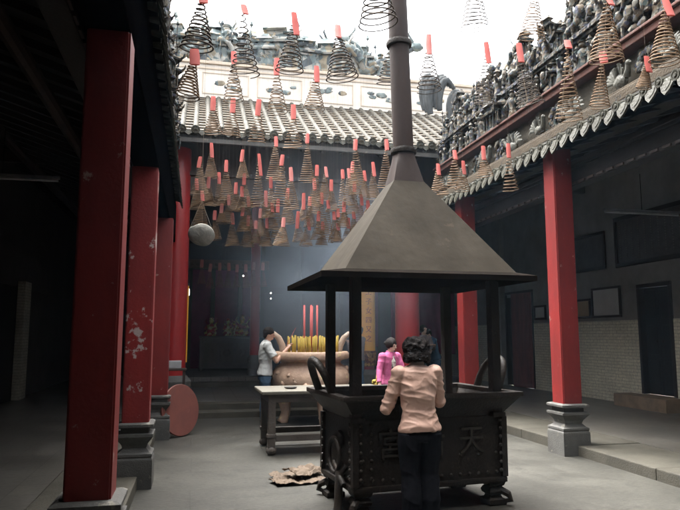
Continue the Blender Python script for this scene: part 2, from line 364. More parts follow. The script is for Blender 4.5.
# ------------------------------------------------------------------ mesh helpers
class MB:
    """collects simple solids into one mesh"""
    def __init__(s):
        s.v = []; s.f = []
    def add(s, vs, fs):
        o = len(s.v)
        s.v += [tuple(p) for p in vs]
        s.f += [tuple(i + o for i in f) for f in fs]
        return s
    def box(s, x0, x1, y0, y1, z0, z1, bev=0.0, mtx=None):
        bm = bmesh.new()
        r = bmesh.ops.create_cube(bm, size=1)
        bmesh.ops.scale(bm, vec=(x1 - x0, y1 - y0, z1 - z0), verts=bm.verts)
        bmesh.ops.translate(bm, vec=((x0 + x1) / 2, (y0 + y1) / 2, (z0 + z1) / 2), verts=bm.verts)
        if bev:
            bmesh.ops.bevel(bm, geom=bm.edges[:], offset=bev, segments=2, affect='EDGES', profile=0.6)
        if mtx is not None:
            bmesh.ops.transform(bm, matrix=mtx, verts=bm.verts)
        return s.bm(bm)
    def bm(s, bm):
        bm.verts.index_update()
        s.add([v.co[:] for v in bm.verts], [[v.index for v in f.verts] for f in bm.faces])
        bm.free()
        return s
    def bar(s, p, q, w, h, bev=0.0, up=(0, 0, 1)):
        p, q = Vector(p), Vector(q)
        d = q - p
        y = d.normalized()
        u = Vector(up)
        if abs(y.dot(u)) > 0.98:
            u = Vector((0, 1, 0))
        x = y.cross(u).normalized()
        z = x.cross(y)
        m = Matrix((x, y, z)).transposed().to_4x4()
        m.translation = p
        return s.box(-w / 2, w / 2, 0, d.length, -h / 2, h / 2, bev, m)
    def tube(s, pts, rad, n=10, cap=True, flat=1.0, closed=False, ref=None):
        pts = [Vector(p) for p in pts]
        if not hasattr(rad, '__len__'):
            rad = [rad] * len(pts)
        k = len(pts)
        T = []
        for i in range(k):
            a = pts[(i - 1) % k] if (closed or i > 0) else pts[i]
            b = pts[(i + 1) % k] if (closed or i < k - 1) else pts[i]
            T.append((b - a).normalized())
        N = Vector(ref) if ref else (Vector((0, 0, 1)) if abs(T[0].z) < 0.9 else Vector((1, 0, 0)))
        N = (N - T[0] * N.dot(T[0])).normalized()
        vs = []
        for i in range(k):
            N = (N - T[i] * N.dot(T[i]))
            N = N.normalized() if N.length > 1e-6 else T[i].orthogonal().normalized()
            B = T[i].cross(N)
            r = rad[i]
            rx, ry = r if hasattr(r, '__len__') else (r, r * flat)
            for j in range(n):
                a = 2 * PI * j / n
                vs.append(pts[i] + N * math.cos(a) * rx + B * math.sin(a) * ry)
        fs = []
        for i in range(k if closed else k - 1):
            i2 = (i + 1) % k
            for j in range(n):
                j2 = (j + 1) % n
                fs.append((i * n + j, i * n + j2, i2 * n + j2, i2 * n + j))
        if cap and not closed:
            fs.append(tuple(range(n - 1, -1, -1)))
            fs.append(tuple((k - 1) * n + j for j in range(n)))
        return s.add(vs, fs)
    def lathe(s, prof, n=32, c=(0, 0, 0), cap=True, sx=1.0, sy=1.0, a0=0.0):
        vs = []
        for r, z in prof:
            for j in range(n):
                a = 2 * PI * j / n + a0
                vs.append((c[0] + r * math.cos(a) * sx, c[1] + r * math.sin(a) * sy, c[2] + z))
        fs = []
        k = len(prof)
        for i in range(k - 1):
            for j in range(n):
                j2 = (j + 1) % n
                fs.append((i * n + j, i * n + j2, (i + 1) * n + j2, (i + 1) * n + j))
        if cap:
            fs.append(tuple(range(n - 1, -1, -1)))
            fs.append(tuple((k - 1) * n + j for j in range(n)))
        return s.add(vs, fs)
    def sq(s, prof, c=(0, 0, 0), asp=1.0):
        """square rings: profile of (half width, z)"""
        vs = []
        for h, z in prof:
            for sx, sy in ((-1, -1), (1, -1), (1, 1), (-1, 1)):
                vs.append((c[0] + sx * h, c[1] + sy * h * asp, c[2] + z))
        k = len(prof)
        fs = []
        for i in range(k - 1):
            for j in range(4):
                j2 = (j + 1) % 4
                fs.append((i * 4 + j, i * 4 + j2, (i + 1) * 4 + j2, (i + 1) * 4 + j))
        fs.append((3, 2, 1, 0))
        fs.append(tuple((k - 1) * 4 + j for j in range(4)))
        return s.add(vs, fs)
    def rects(s, rings):
        """loft through rectangles (x0,x1,y0,y1,z), capped"""
        vs = []
        for x0, x1, y0, y1, z in rings:
            vs += [(x0, y0, z), (x1, y0, z), (x1, y1, z), (x0, y1, z)]
        k = len(rings)
        fs = []
        for i in range(k - 1):
            for j in range(4):
                j2 = (j + 1) % 4
                fs.append((i * 4 + j, i * 4 + j2, (i + 1) * 4 + j2, (i + 1) * 4 + j))
        fs.append((3, 2, 1, 0))
        fs.append(tuple((k - 1) * 4 + j for j in range(4)))
        return s.add(vs, fs)
    def prism(s, poly, d, mtx=None):
        """polygon in local xz, extruded along local y by d (centred)"""
        n = len(poly)
        vs = [(x, -d / 2, z) for x, z in poly] + [(x, d / 2, z) for x, z in poly]
        if mtx is not None:
            vs = [mtx @ Vector(p) for p in vs]
        fs = [tuple(range(n)), tuple(range(2 * n - 1, n - 1, -1))]
        for j in range(n):
            j2 = (j + 1) % n
            fs.append((j2, j, n + j, n + j2))
        return s.add(vs, fs)
    def ball(s, c, r, n=12, k=8, sc=(1, 1, 1), wob=0.0, seed=0.0, wf=3.0):
        vs = [(c[0], c[1], c[2] - r * sc[2])]
        for i in range(1, k):
            t = PI * i / k
            for j in range(n):
                a = 2 * PI * j / n
                d = Vector((math.sin(t) * math.cos(a), math.sin(t) * math.sin(a), -math.cos(t)))
                q = 1 + (wob * mnoise.noise(d * wf + Vector((seed, seed * 0.7, 0))) if wob else 0)
                vs.append((c[0] + d.x * r * q * sc[0], c[1] + d.y * r * q * sc[1], c[2] + d.z * r * q * sc[2]))
        vs.append((c[0], c[1], c[2] + r * sc[2]))
        fs = []
        for j in range(n):
            fs.append((0, 1 + (j + 1) % n, 1 + j))
        for i in range(k - 2):
            for j in range(n):
                a, b = 1 + i * n + j, 1 + i * n + (j + 1) % n
                fs.append((a, b, b + n, a + n))
        top = len(vs) - 1
        o = 1 + (k - 2) * n
        for j in range(n):
            fs.append((o + j, o + (j + 1) % n, top))
        return s.add(vs, fs)
    def mesh(s, name, m, smooth=False, angle=None):
        me = bpy.data.meshes.new(name)
        me.from_pydata(s.v, [], s.f)
        bm = bmesh.new()
        bm.from_mesh(me)
        bmesh.ops.recalc_face_normals(bm, faces=bm.faces)
        bm.to_mesh(me)
        bm.free()
        if smooth:
            me.polygons.foreach_set('use_smooth', [True] * len(me.polygons))
            if angle:
                me.set_sharp_from_angle(angle=R(angle))
        if m is not None:
            me.materials.append(m)
        return me
    def build(s, name, m, parent=None, smooth=False, angle=None):
        return put(name, s.mesh(name, m, smooth, angle), parent)

def put(name, me, parent=None, loc=None, rot=None, scale=None):
    o = bpy.data.objects.new(name, me)
    COL.objects.link(o)
    if parent is not None:
        o.parent = parent
    if loc is not None:
        o.location = loc
    if rot is not None:
        o.rotation_euler = rot
    if scale is not None:
        o.scale = scale
    return o

def tag(o, label=None, cat=None, group=None, kind=None):
    if label: o['label'] = label
    if cat: o['category'] = cat
    if group: o['group'] = group
    if kind: o['kind'] = kind
    return o

def thing(name, label, cat, loc=(0, 0, 0), rz=0.0, group=None):
    o = bpy.data.objects.new(name, None)
    o.empty_display_size = 0.2
    COL.objects.link(o)
    o.location = loc
    o.rotation_euler = (0, 0, rz)
    return tag(o, label, cat, group)

def glyph(body, size, depth, m, name, parent, mtx, bend=None):
    """lettering as a solid mesh; local x right, y up, z out; bend=(radius) wraps it round a column"""
    c = bpy.data.curves.new('lettering', 'FONT')
    c.body = body
    c.size = size
    c.extrude = depth
    c.resolution_u = 3
    c.align_x = 'CENTER'
    c.align_y = 'CENTER'
    o = bpy.data.objects.new('lettering', c)
    COL.objects.link(o)
    dg = bpy.context.evaluated_depsgraph_get()
    me = bpy.data.meshes.new_from_object(o.evaluated_get(dg))
    bpy.data.objects.remove(o)
    me.name = name
    if bend:
        for v in me.vertices:
            a = v.co.x / bend
            r = bend + v.co.z
            v.co = Vector((r * math.sin(a), v.co.y, r * math.cos(a)))
    me.transform(mtx)
    me.materials.clear()
    me.materials.append(m)
    return put(name, me, parent)

def fuse(mb, name, m, parent, voxel=0.012, smooth=4, disp=None, post=None):
    """weld overlapping solids into one continuous skin (voxel remesh + smoothing), optional noise folds"""
    me = mb.mesh(name, m)
    o = bpy.data.objects.new(name, me)
    COL.objects.link(o)
    r = o.modifiers.new('r', 'REMESH'); r.mode = 'VOXEL'; r.voxel_size = voxel
    s = o.modifiers.new('s', 'SMOOTH'); s.iterations = smooth; s.factor = 0.5
    dg = bpy.context.evaluated_depsgraph_get()
    me2 = bpy.data.meshes.new_from_object(o.evaluated_get(dg))
    bpy.data.objects.remove(o)
    me2.name = name
    if disp:
        amp, fr, st = disp[:3]
        ns = [v.normal.copy() for v in me2.vertices]
        for v, n in zip(me2.vertices, ns):
            p = Vector((v.co.x * fr * st[0], v.co.y * fr * st[1], v.co.z * fr * st[2]))
            if len(disp) > 3:                    # cloth: sharp ridged creases
                q = mnoise.noise(p * 0.35) * 1.5
                v.co += n * amp * ((1 - abs(mnoise.noise(p + Vector((q, q, 0))))) ** 4 + 0.5 * (1 - abs(mnoise.noise(p * 1.9 + Vector((3, q, 1))))) ** 4 - 0.5)
            else:
                v.co += n * amp * (mnoise.noise(p) + 0.5 * mnoise.noise(p * 2.1))
    if post:
        post(me2)
    me2.polygons.foreach_set('use_smooth', [True] * len(me2.polygons))
    if not me2.materials:
        me2.materials.append(m)
    return put(name, me2, parent)

# ------------------------------------------------------------------ setting: ground, walkways, hall floor
gm = MB()
gm.add([(-28, -20, 0), (32, -20, 0), (32, 40, 0), (-28, 40, 0)], [(0, 1, 2, 3)])
tag(gm.build('ground', M['court']), kind='structure')

def kerb_strip(name, x0, x1, y0, y1, z, seed):
    rnd = random.Random(seed)
    mb = MB()
    y = y0
    while y < y1:
        L = rnd.uniform(1.3, 2.1)
        mb.box(x0, x1, y + 0.004, min(y + L, y1) - 0.004, -0.05, z + rnd.uniform(-0.004, 0.004), 0.012)
        y += L
    tag(mb.build(name, M['kerb']), kind='structure')

kerb_strip('kerb', -1.32, -0.53, -4.0, 12.4, 0.13, 3)
kerb_strip('kerb', 4.87, 5.8, -4.0, 12.4, 0.13, 4)
tag(MB().box(-3.9, -1.325, -4, 24, -0.05, 0.126).build('walkway', M['walk']), kind='structure')
tag(MB().box(5.805, 8.85, -4, 24, -0.05, 0.126).build('walkway', M['walk']), kind='structure')
tag(MB().box(-0.44, 4.93, 12.42, 12.85, -0.05, 0.11, 0.012).build('step', M['kerb']), kind='structure')
tag(MB().box(-0.52, 5.0, 12.86, 13.25, -0.05, 0.225, 0.012).build('step', M['kerb']), kind='structure')
tag(MB().box(-1.32, 5.8, 13.26, 16.9, -0.05, 0.222).build('hall_floor', M['hallfloor']), kind='structure')
tag(MB().box(-1.32, 5.8, 16.9, 17.3, -0.05, 0.34, 0.012).build('step', M['kerb']), kind='structure')
tag(MB().box(-1.32, 5.8, 17.31, 24, -0.05, 0.45).build('hall_floor', M['hallfloor']), kind='structure')
tag(MB().box(-1.32, -0.53, 12.41, 13.25, -0.05, 0.128).build('walkway', M['walk']), kind='structure')
tag(MB().box(5.01, 5.8, 12.41, 13.25, -0.05, 0.128).build('walkway', M['walk']), kind='structure')

# ------------------------------------------------------------------ walls
def side_wall(name, label, X, s, segs, doors, brick, upper, zb=1.86):
    """wall in a yz plane; s=+1: faces -x. segs are solid stretches between the openings"""
    t = thing(name, label, 'wall', (X, 0, 0))
    b = MB(); u = MB(); sk = MB()
    for y0, y1 in segs:
        b.box(0, s * 0.25, y0, y1, 0.1, zb)
        u.box(s * 0.012, s * 0.25, y0, y1, zb + 0.001, 2.62)
    u.box(s * 0.012, s * 0.25, -4, 24, 2.621, 6.0)
    for y0, y1, top, m_, sill in doors:
        if top < 2.6:
            u.box(s * 0.012, s * 0.25, y0 + 0.001, y1 - 0.001, top + 0.08, 2.62)
    b.build('brickwork', brick, t)
    u.build('plaster', upper, t)
    return t

rw = side_wall('gallery_wall', 'long white brick wall of the right gallery with grey plaster above and dark doorways', 8.85, 1,
               [(-4, 10.42), (11.38, 15.55), (17.1, 24)], [(10.42, 11.38, 2.5, None, 0), (15.55, 17.1, 2.7, None, 0)], M['brick'], M['plaster'])
def door(parent, y0, y1, z0, z1, m, x, s=1, leaves=2):
    fr = MB()
    fr.box(x - 0.03, x + 0.12, y0, y0 + 0.07, z0, z1, 0.008)
    fr.box(x - 0.03, x + 0.12, y1 - 0.07, y1, z0, z1, 0.008)
    fr.box(x - 0.03, x + 0.12, y0, y1, z1 + 0.001, z1 + 0.075, 0.008)
    f = fr.build('door_frame', M['frame'], parent)
    w = (y1 - y0 - 0.14) / leaves
    for i in range(leaves):
        a = y0 + 0.07 + i * w
        mb = MB().box(x + 0.1, x + 0.15, a + 0.004, a + w - 0.004, z0, z1, 0.006)
        d = mb.build('door', m, parent)
        pn = MB()
        h = z1 - z0
        for k in range(3):
            pn.box(x + 0.085, x + 0.1, a + 0.07, a + w - 0.07, z0 + 0.08 + k * h / 3, z0 + (k + 1) * h / 3 - 0.05, 0.006)
        pn.build('door_panel', m, d)
        MB().lathe([(0.03, 0), (0.035, 0.006), (0.02, 0.012)], 14).build('door_ring', M['iron'], d).matrix_local = Matrix.Translation((x + 0.08, a + (w - 0.08 if i == 0 else 0.08), z0 + 1.05)) @ Matrix.Rotation(-PI / 2, 4, 'Y')
door(rw, 10.42, 11.38, 0.38, 2.5, M['doorwood'], 0)
door(rw, 15.55, 17.1, 0.13, 2.7, M['doorwood'], 0, leaves=2)
MB().box(-0.42, 0.2, 10.25, 11.75, 0.1, 0.37, 0.015).build('door_sill', M['tanstone'], rw)
mb = MB().box(-0.16, 0.001, 17.12, 17.55, 0.12, 5.4, 0.01)
mb.box(-0.2, 0.002, 17.07, 17.6, 0.12, 0.32, 0.01)
mb.build('pilaster', M['plaster'], rw)
# open red-brown door leaf standing out from the second doorway
dl = MB().box(0, 0.05, 0, 0.86, 0.14, 2.7, 0.008)
for k in range(3):
    dl.box(-0.012, 0, 0.08, 0.78, 0.24 + k * 0.85, 0.98 + k * 0.85, 0.006)
o = dl.build('open_door', M['reddoor'], rw)
o.location = (-0.05, 15.58, 0); o.rotation_euler = (0, 0, R(9))
tag(o, 'red-brown open door leaf')

lw = side_wall('gallery_wall', 'dark wall of the left gallery with one pale brick pilaster', -3.9, -1,
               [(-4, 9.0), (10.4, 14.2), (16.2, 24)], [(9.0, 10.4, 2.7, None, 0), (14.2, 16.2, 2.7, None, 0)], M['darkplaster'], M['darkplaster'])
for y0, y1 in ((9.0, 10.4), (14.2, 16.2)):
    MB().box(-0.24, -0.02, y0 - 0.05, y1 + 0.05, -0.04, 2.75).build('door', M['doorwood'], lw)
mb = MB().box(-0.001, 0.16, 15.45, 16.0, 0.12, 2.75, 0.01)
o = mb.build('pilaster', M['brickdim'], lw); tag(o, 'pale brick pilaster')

bw = thing('hall_back_wall', 'dark back wall deep inside the main hall', 'wall', (2.4, 24, 0))
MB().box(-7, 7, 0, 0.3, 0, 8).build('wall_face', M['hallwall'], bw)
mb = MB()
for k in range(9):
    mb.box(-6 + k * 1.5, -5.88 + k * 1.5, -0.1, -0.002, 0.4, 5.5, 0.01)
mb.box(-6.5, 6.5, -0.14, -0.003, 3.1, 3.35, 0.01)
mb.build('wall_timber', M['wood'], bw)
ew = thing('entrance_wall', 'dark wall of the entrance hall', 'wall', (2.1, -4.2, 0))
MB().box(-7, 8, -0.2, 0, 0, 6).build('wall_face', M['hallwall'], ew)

# ------------------------------------------------------------------ figurines (glazed ceramic, shared meshes)
def figurine_mesh(kind, seed, m):
    r = random.Random(seed)
    mb = MB()
    if kind == 'man':
        lean = r.uniform(-0.03, 0.03)
        mb.lathe([(0.10, 0), (0.11, 0.03), (0.085, 0.12), (0.07, 0.2), (0.085, 0.27), (0.075, 0.33), (0.03, 0.37)], 10, sx=1, sy=0.8)
        mb.ball((lean, 0, 0.42), 0.055, 10, 7)
        mb.lathe([(0.06, 0), (0.07, 0.02), (0.035, 0.05), (0.012, 0.1)], 8, (lean, 0, 0.455))
        a = r.uniform(0.2, 0.9)
        mb.tube([(0.08, 0, 0.32), (0.14, -0.05, 0.25), (0.14 + 0.08 * math.cos(a), -0.1, 0.25 + 0.14 * math.sin(a))], [0.034, 0.034, 0.022], 7)
        mb.tube([(-0.08, 0, 0.32), (-0.13, -0.05, 0.22), (-0.06, -0.12, 0.2)], [0.034, 0.034, 0.022], 7)
        if r.random() < 0.6:
            mb.tube([(0.2, -0.1, 0.1), (0.23, -0.1, 0.58)], 0.009, 5)
            mb.lathe([(0.01, 0), (0.03, 0.02), (0.0, 0.1)], 6, (0.233, -0.1, 0.56))
    elif kind == 'rider':
        mb.tube([(-0.17, 0, 0.2), (-0.05, 0, 0.22), (0.1, 0, 0.22), (0.18, 0, 0.3), (0.22, 0, 0.38)], [(0.05, 0.06), (0.08, 0.08), (0.075, 0.075), (0.05, 0.05), (0.035, 0.035)], 9)
        mb.tube([(0.2, 0, 0.39), (0.29, 0, 0.34)], [0.045, 0.025], 7)
        for x in (-0.13, 0.12):
            for y in (-0.05, 0.05):
                mb.tube([(x, y, 0.2), (x + r.uniform(-0.04, 0.04), y, 0.1), (x, y, 0)], [0.03, 0.02, 0.018], 6)
        mb.tube([(-0.17, 0, 0.22), (-0.25, 0, 0.16), (-0.27, 0, 0.05)], [0.025, 0.025, 0.01], 6)
        mb.lathe([(0.06, 0), (0.075, 0.08), (0.06, 0.16), (0.025, 0.19)], 9, (0, 0, 0.26))
        mb.ball((0, 0, 0.49), 0.05, 9, 6)
        mb.lathe([(0.055, 0), (0.06, 0.02), (0.0, 0.08)], 8, (0, 0, 0.52))
        mb.tube([(0.05, 0, 0.42), (0.15, -0.06, 0.42), (0.2, -0.08, 0.56)], [0.03, 0.025, 0.012], 6)
    elif kind == 'pavilion':
        mb.box(-0.17, 0.17, -0.1, 0.08, 0, 0.05, 0.01)
        for x in (-0.14, -0.05, 0.05, 0.14):
            mb.tube([(x, -0.08, 0.05), (x, -0.08, 0.3)], 0.014, 6)
        mb.box(-0.15, 0.15, -0.02, 0.06, 0.05, 0.3)
        mb.rects([(-0.24, 0.24, -0.16, 0.12, 0.33), (-0.23, 0.23, -0.15, 0.11, 0.3), (-0.16, 0.16, -0.06, 0.04, 0.4), (-0.13, 0.13, -0.03, 0.02, 0.44)])
        mb.box(-0.1, 0.1, -0.04, 0.04, 0.42, 0.5)
        mb.rects([(-0.15, 0.15, -0.11, 0.09, 0.5), (-0.1, 0.1, -0.05, 0.04, 0.56), (-0.08, 0.08, -0.02, 0.02, 0.61)])
        for s in (-1, 1):
            mb.tube([(s * 0.2, -0.13, 0.33), (s * 0.26, -0.16, 0.35), (s * 0.28, -0.17, 0.41)], [0.02, 0.018, 0.008], 5)
    elif kind == 'rock':
        for k in range(7):
            a = r.uniform(0, 6.28)
            mb.ball((r.uniform(-0.13, 0.13), r.uniform(-0.08, 0.03), r.uniform(0.05, 0.4)), r.uniform(0.06, 0.12), 9, 6, (1, 0.7, r.uniform(0.8, 1.5)), 0.4, seed + k)
    else:  # dragon: looping scaly body with a crested head
        P = []
        for k in range(22):
            t = k / 21
            P.append((-0.42 + 0.84 * t, 0.03 * math.sin(9 * t), 0.15 + 0.13 * math.sin(2.6 * PI * t) + 0.18 * t))
        mb.tube(P, [0.02 + 0.05 * math.sin(PI * min(1, 0.15 + 0.75 * k / 21)) for k in range(22)], 9)
        hx, hz = P[-1][0], P[-1][2]
        mb.ball((hx + 0.05, 0, hz + 0.03), 0.075, 10, 7, (1.3, 0.8, 0.9), 0.25, seed)
        for s in (-1, 1):
            mb.tube([(hx, s * 0.03, hz + 0.08), (hx - 0.07, s * 0.06, hz + 0.18), (hx - 0.05, s * 0.08, hz + 0.25)], [0.02, 0.015, 0.005], 5)
        for k in range(2, 20, 2):
            x, y, z = P[k]
            mb.lathe([(0.03, 0), (0.0, 0.09)], 5, (x, y, z + 0.04))
        for k in (5, 14):
            x, y, z = P[k]
            mb.tube([(x, 0, z), (x + 0.05, -0.06, z - 0.1), (x + 0.11, -0.07, z - 0.16)], [0.03, 0.022, 0.01], 6)
    return mb.mesh('figurine', m, True, 45)

FIG = [figurine_mesh('man', 1, M['figure']), figurine_mesh('man', 2, M['figure']), figurine_mesh('man', 5, M['figure']), figurine_mesh('rider', 3, M['figure']),
       figurine_mesh('pavilion', 4, M['figure']), figurine_mesh('rock', 6, M['figure']), figurine_mesh('rock', 9, M['figure'])]
FIGP = [figurine_mesh('dragon', 7, M['figpale']), figurine_mesh('man', 8, M['figpale']), figurine_mesh('rock', 10, M['figpale']), figurine_mesh('pavilion', 11, M['figpale'])]

# ------------------------------------------------------------------ gallery roofs with their ornamented parapets
def gallery_roof(label, x0, s, width, seed, y0=4.3, y1=12.15, fig_off=0.0):
    """s=+1: roof runs outwards to +x from the courtyard edge x0; local x=setback (times s)"""
    rnd = random.Random(seed)
    t = thing('gallery_roof', label, 'roof', (x0, 0, 0))
    X = lambda u: s * u
    def bx(mb, u0, u1, a, b, z0, z1, bev=0.0):
        return mb.box(min(X(u0), X(u1)), max(X(u0), X(u1)), a, b, z0, z1, bev)
    # sloping ceiling slab
    m = MB()
    zc0, zc1 = 4.12, 5.3
    v = []
    for y in (-4.0, 24.0):
        v += [(X(0.12), y, zc0), (X(width), y, zc1), (X(width), y, zc1 + 0.15), (X(0.12), y, zc0 + 0.09)]
    m.add(v, [(0, 1, 2, 3), (7, 6, 5, 4), (0, 4, 5, 1), (1, 5, 6, 2), (2, 6, 7, 3), (3, 7, 4, 0)])
    m.build('ceiling_boards', M['rooftimber'], t)
    m = MB()
    k = -3.8
    while k < 23.8:
        m.bar((X(0.16), k, zc0 - 0.02), (X(width - 0.02), k, zc1 - 0.03), 0.075, 0.11)
        k += 0.42
    m.build('rafters', M['rooftimber'], t)
    for u in (1.5, 2.9):
        z = zc0 + (zc1 - zc0) * u / width - 0.17
        MB().tube([(X(u), -4, z), (X(u), 24, z)], 0.09, 10).build('purlin', M['wood'], t)
    # architrave on the inner side of the columns, double moulded
    m = MB()
    bx(m, 0.52, 0.68, -4, 13.0, 3.66, 3.84, 0.01)
    bx(m, 0.50, 0.70, -4, 13.0, 3.845, 3.885, 0.008)
    bx(m, 0.505, 0.69, -4, 13.0, 3.60, 3.655, 0.008)
    m.build('architrave', M['rooftimber'], t)
    m = MB()
    y = 3.0
    while y < 12.5:
        m.bar((X(0.5), y, 3.63), (X(0.5), y + 0.13, 3.63), 0.03, 0.03)
        y += 0.2
    m.build('dentils', M['wood'], t)
    # drip tiles: pointed shields with round cover tiles between
    m = MB()
    y = y0
    sh = [(-0.085, 0.055), (-0.09, -0.02), (-0.06, -0.085), (0, -0.14), (0.06, -0.085), (0.09, -0.02), (0.085, 0.055)]
    while y < y1:
        jz, jt = rnd.uniform(-0.008, 0.008), rnd.uniform(-0.08, 0.08)
        mt = Matrix.Translation((X(0.0), y, 4.05 + jz)) @ Matrix.Rotation(-s * PI / 2, 4, 'Z') @ Matrix.Rotation(-0.28 + jt * 0.5, 4, 'X') @ Matrix.Rotation(jt * 0.6, 4, 'Y')
        m.prism(sh, 0.022, mt)
        m.prism([(0.6 * a, 0.55 * b - 0.01) for a, b in sh], 0.034, mt)
        yy = y + 0.115
        m.tube([(X(-0.005), yy, 4.10 + jz), (X(0.35), yy, 4.19)], 0.052, 10, True)
        m.lathe([(0.052, 0), (0.058, 0.006), (0.05, 0.012), (0.03, 0.006)], 12, (0, 0, 0)) if False else None
        mt2 = Matrix.Translation((X(-0.004), yy, 4.10 + jz)) @ Matrix.Rotation(-s * PI / 2, 4, 'Y')
        q = MB().lathe([(0.060, 0), (0.060, 0.012), (0.045, 0.012), (0.043, 0.005), (0.028, 0.005), (0.022, 0.018), (0.0, 0.02)], 12)
        m.add([mt2 @ Vector(p) for p in q.v], q.f)
        y += 0.23
    m.build('drip_tiles', M['drip'], t, True, 35)
    # ledge, frieze, moulding
    m = MB()
    bx(m, 0.13, 0.9, y0, y1, 4.215, 4.34, 0.015)
    bx(m, 0.16, 0.9, y0, y1, 4.341, 4.375, 0.008)
    m.build('ledge', M['ledge'], t)
    # backing with lumps of relief
    m = MB()
    ny, nz = int((y1 - y0) / 0.05), 10
    vs = []; fs = []
    for i in range(ny + 1):
        for j in range(nz + 1):
            y = y0 + (y1 - y0) * i / ny
            z = 4.37 + 0.47 * j / nz
            q = mnoise.noise(Vector((y * 3.1, z * 4, seed))) + 0.6 * mnoise.noise(Vector((y * 8, z * 9, seed + 5)))
            vs.append((X(0.40 - 0.07 * max(-0.3, q)), y, z))
    for i in range(ny):
        for j in range(nz):
            a = i * (nz + 1) + j
            fs.append((a, a + 1, a + nz + 2, a + nz + 1))
    m.add(vs, fs)
    bx(m, 0.45, 0.9, y0, y1, 4.376, 4.84)
    m.build('frieze', M['relief'], t, True)
    # birds and beasts in the frieze
    y = y0 + 0.4
    while y < y1 - 0.3:
        b = MB()
        fl = rnd.choice((-1, 1))
        k = rnd.uniform(0.62, 0.95)
        x = X(0.29)
        zz = 4.50 + rnd.uniform(-0.03, 0.05)
        B = lambda dy, dzz, dx=0: (x - s * dx, y + fl * dy * k, zz + dzz * k)
        b.ball(B(0, 0), 0.10 * k, 14, 10, (0.6, 1.5, 0.9), 0.3, y)
        b.tube([B(0.12, 0.03), B(0.19, 0.10, 0.02), B(0.22, 0.16, 0.04)], [0.055 * k, 0.04 * k, 0.034 * k], 9)
        b.ball(B(0.235, 0.175, 0.04), 0.042 * k, 10, 7)
        b.tube([B(0.26, 0.175, 0.04), B(0.31, 0.155, 0.05)], [0.018 * k, 0.004], 7)
        for q in range(6):
            a = 0.1 + 0.34 * q
            b.tube([B(-0.08, 0.02), B(-0.08 - 0.17 * math.cos(a), 0.02 + 0.17 * math.sin(a), 0.03), B(-0.08 - 0.27 * math.cos(a), 0.0 + 0.24 * math.sin(a), 0.01)], [(0.03 * k, 0.014), (0.042 * k, 0.014), (0.012, 0.008)], 6)
        for q in range(4):
            a = 0.5 + 0.4 * q
            b.tube([B(0.03, 0.05), B(0.03 + 0.1 * math.cos(a), 0.05 + 0.2 * math.sin(a), 0.05)], [(0.04 * k, 0.016), (0.014, 0.01)], 6)
        b.build('frieze_bird', M['birdwhite'], t, True, 50)
        f_ = MB()
        yy = y + fl * 0.42
        f_.tube([(x + s * 0.06, yy, 4.37), (x + s * 0.02, yy + 0.04, 4.52), (x + s * 0.05, yy - 0.03, 4.70)], [0.025, 0.022, 0.012], 7)
        for q in range(9):
            a = rnd.uniform(0, 6.28)
            f_.ball((x + s * 0.03, yy + 0.12 * math.cos(a), 4.58 + 0.16 * math.sin(a)), rnd.uniform(0.035, 0.065), 9, 6, (0.6, 1, 0.8), 0.5, q + y)
        f_.build('frieze_shrub', M['figure'], t, True, 50)
        y += rnd.uniform(0.75, 1.05)
    m = MB()
    bx(m, 0.22, 0.9, y0, y1, 4.845, 4.93, 0.012)
    bx(m, 0.18, 0.9, y0, y1, 4.931, 4.965, 0.008)
    m.build('moulding', M['moulding'], t)
    # mosaic backing wall above
    m = MB()
    ny, nz = int((y1 - y0) / 0.07), 18
    vs = []; fs = []
    for i in range(ny + 1):
        for j in range(nz + 1):
            y = y0 + (y1 - y0) * i / ny
            z = 4.966 + (1.0 + 0.12 * mnoise.noise(Vector((y * 2.5, 3, seed)))) * j / nz
            q = mnoise.noise(Vector((y * 5, z * 5, seed))) + 0.7 * mnoise.noise(Vector((y * 13, z * 13, seed + 5)))
            vs.append((X(0.47 - 0.1 * q), y, z))
    for i in range(ny):
        for j in range(nz):
            a = i * (nz + 1) + j
            fs.append((a, a + 1, a + nz + 2, a + nz + 1))
    m.add(vs, fs)
    bx(m, 0.6, 0.95, y0, y1, 4.966, 5.95)
    m.build('mosaic_wall', M['ceramic'], t, True)
    m = MB()
    bx(m, 0.24, 0.9, y0, y1, 5.44, 5.50, 0.01)
    bx(m, 0.28, 0.9, y0, y1, 5.40, 5.439, 0.008)
    m.build('cornice', M['ceramic'], t)
    n = 0
    for z0_, n_, u0, sc_ in ((4.966, 40, 0.30, 0.86), (5.50, 36, 0.34, 0.86), (5.93, 22, 0.5, 0.75)):
        for i in range(n_):
            y = y0 + 0.15 + (y1 - y0 - 0.3) * (i + rnd.uniform(0.2, 0.8)) / n_
            me = rnd.choice(FIG) if z0_ < 5.9 else rnd.choice(FIG[3:] + FIGP[:1])
            k = sc_ * rnd.uniform(0.82, 1.12)
            o = put('figurine', me, t, (X(u0 + fig_off + rnd.uniform(-0.02, 0.05)), y, z0_), (rnd.uniform(-0.06, 0.06), rnd.uniform(-0.06, 0.06), -s * PI / 2 + rnd.uniform(-0.5, 0.5)), (k, k, k))
            n += 1
    return t

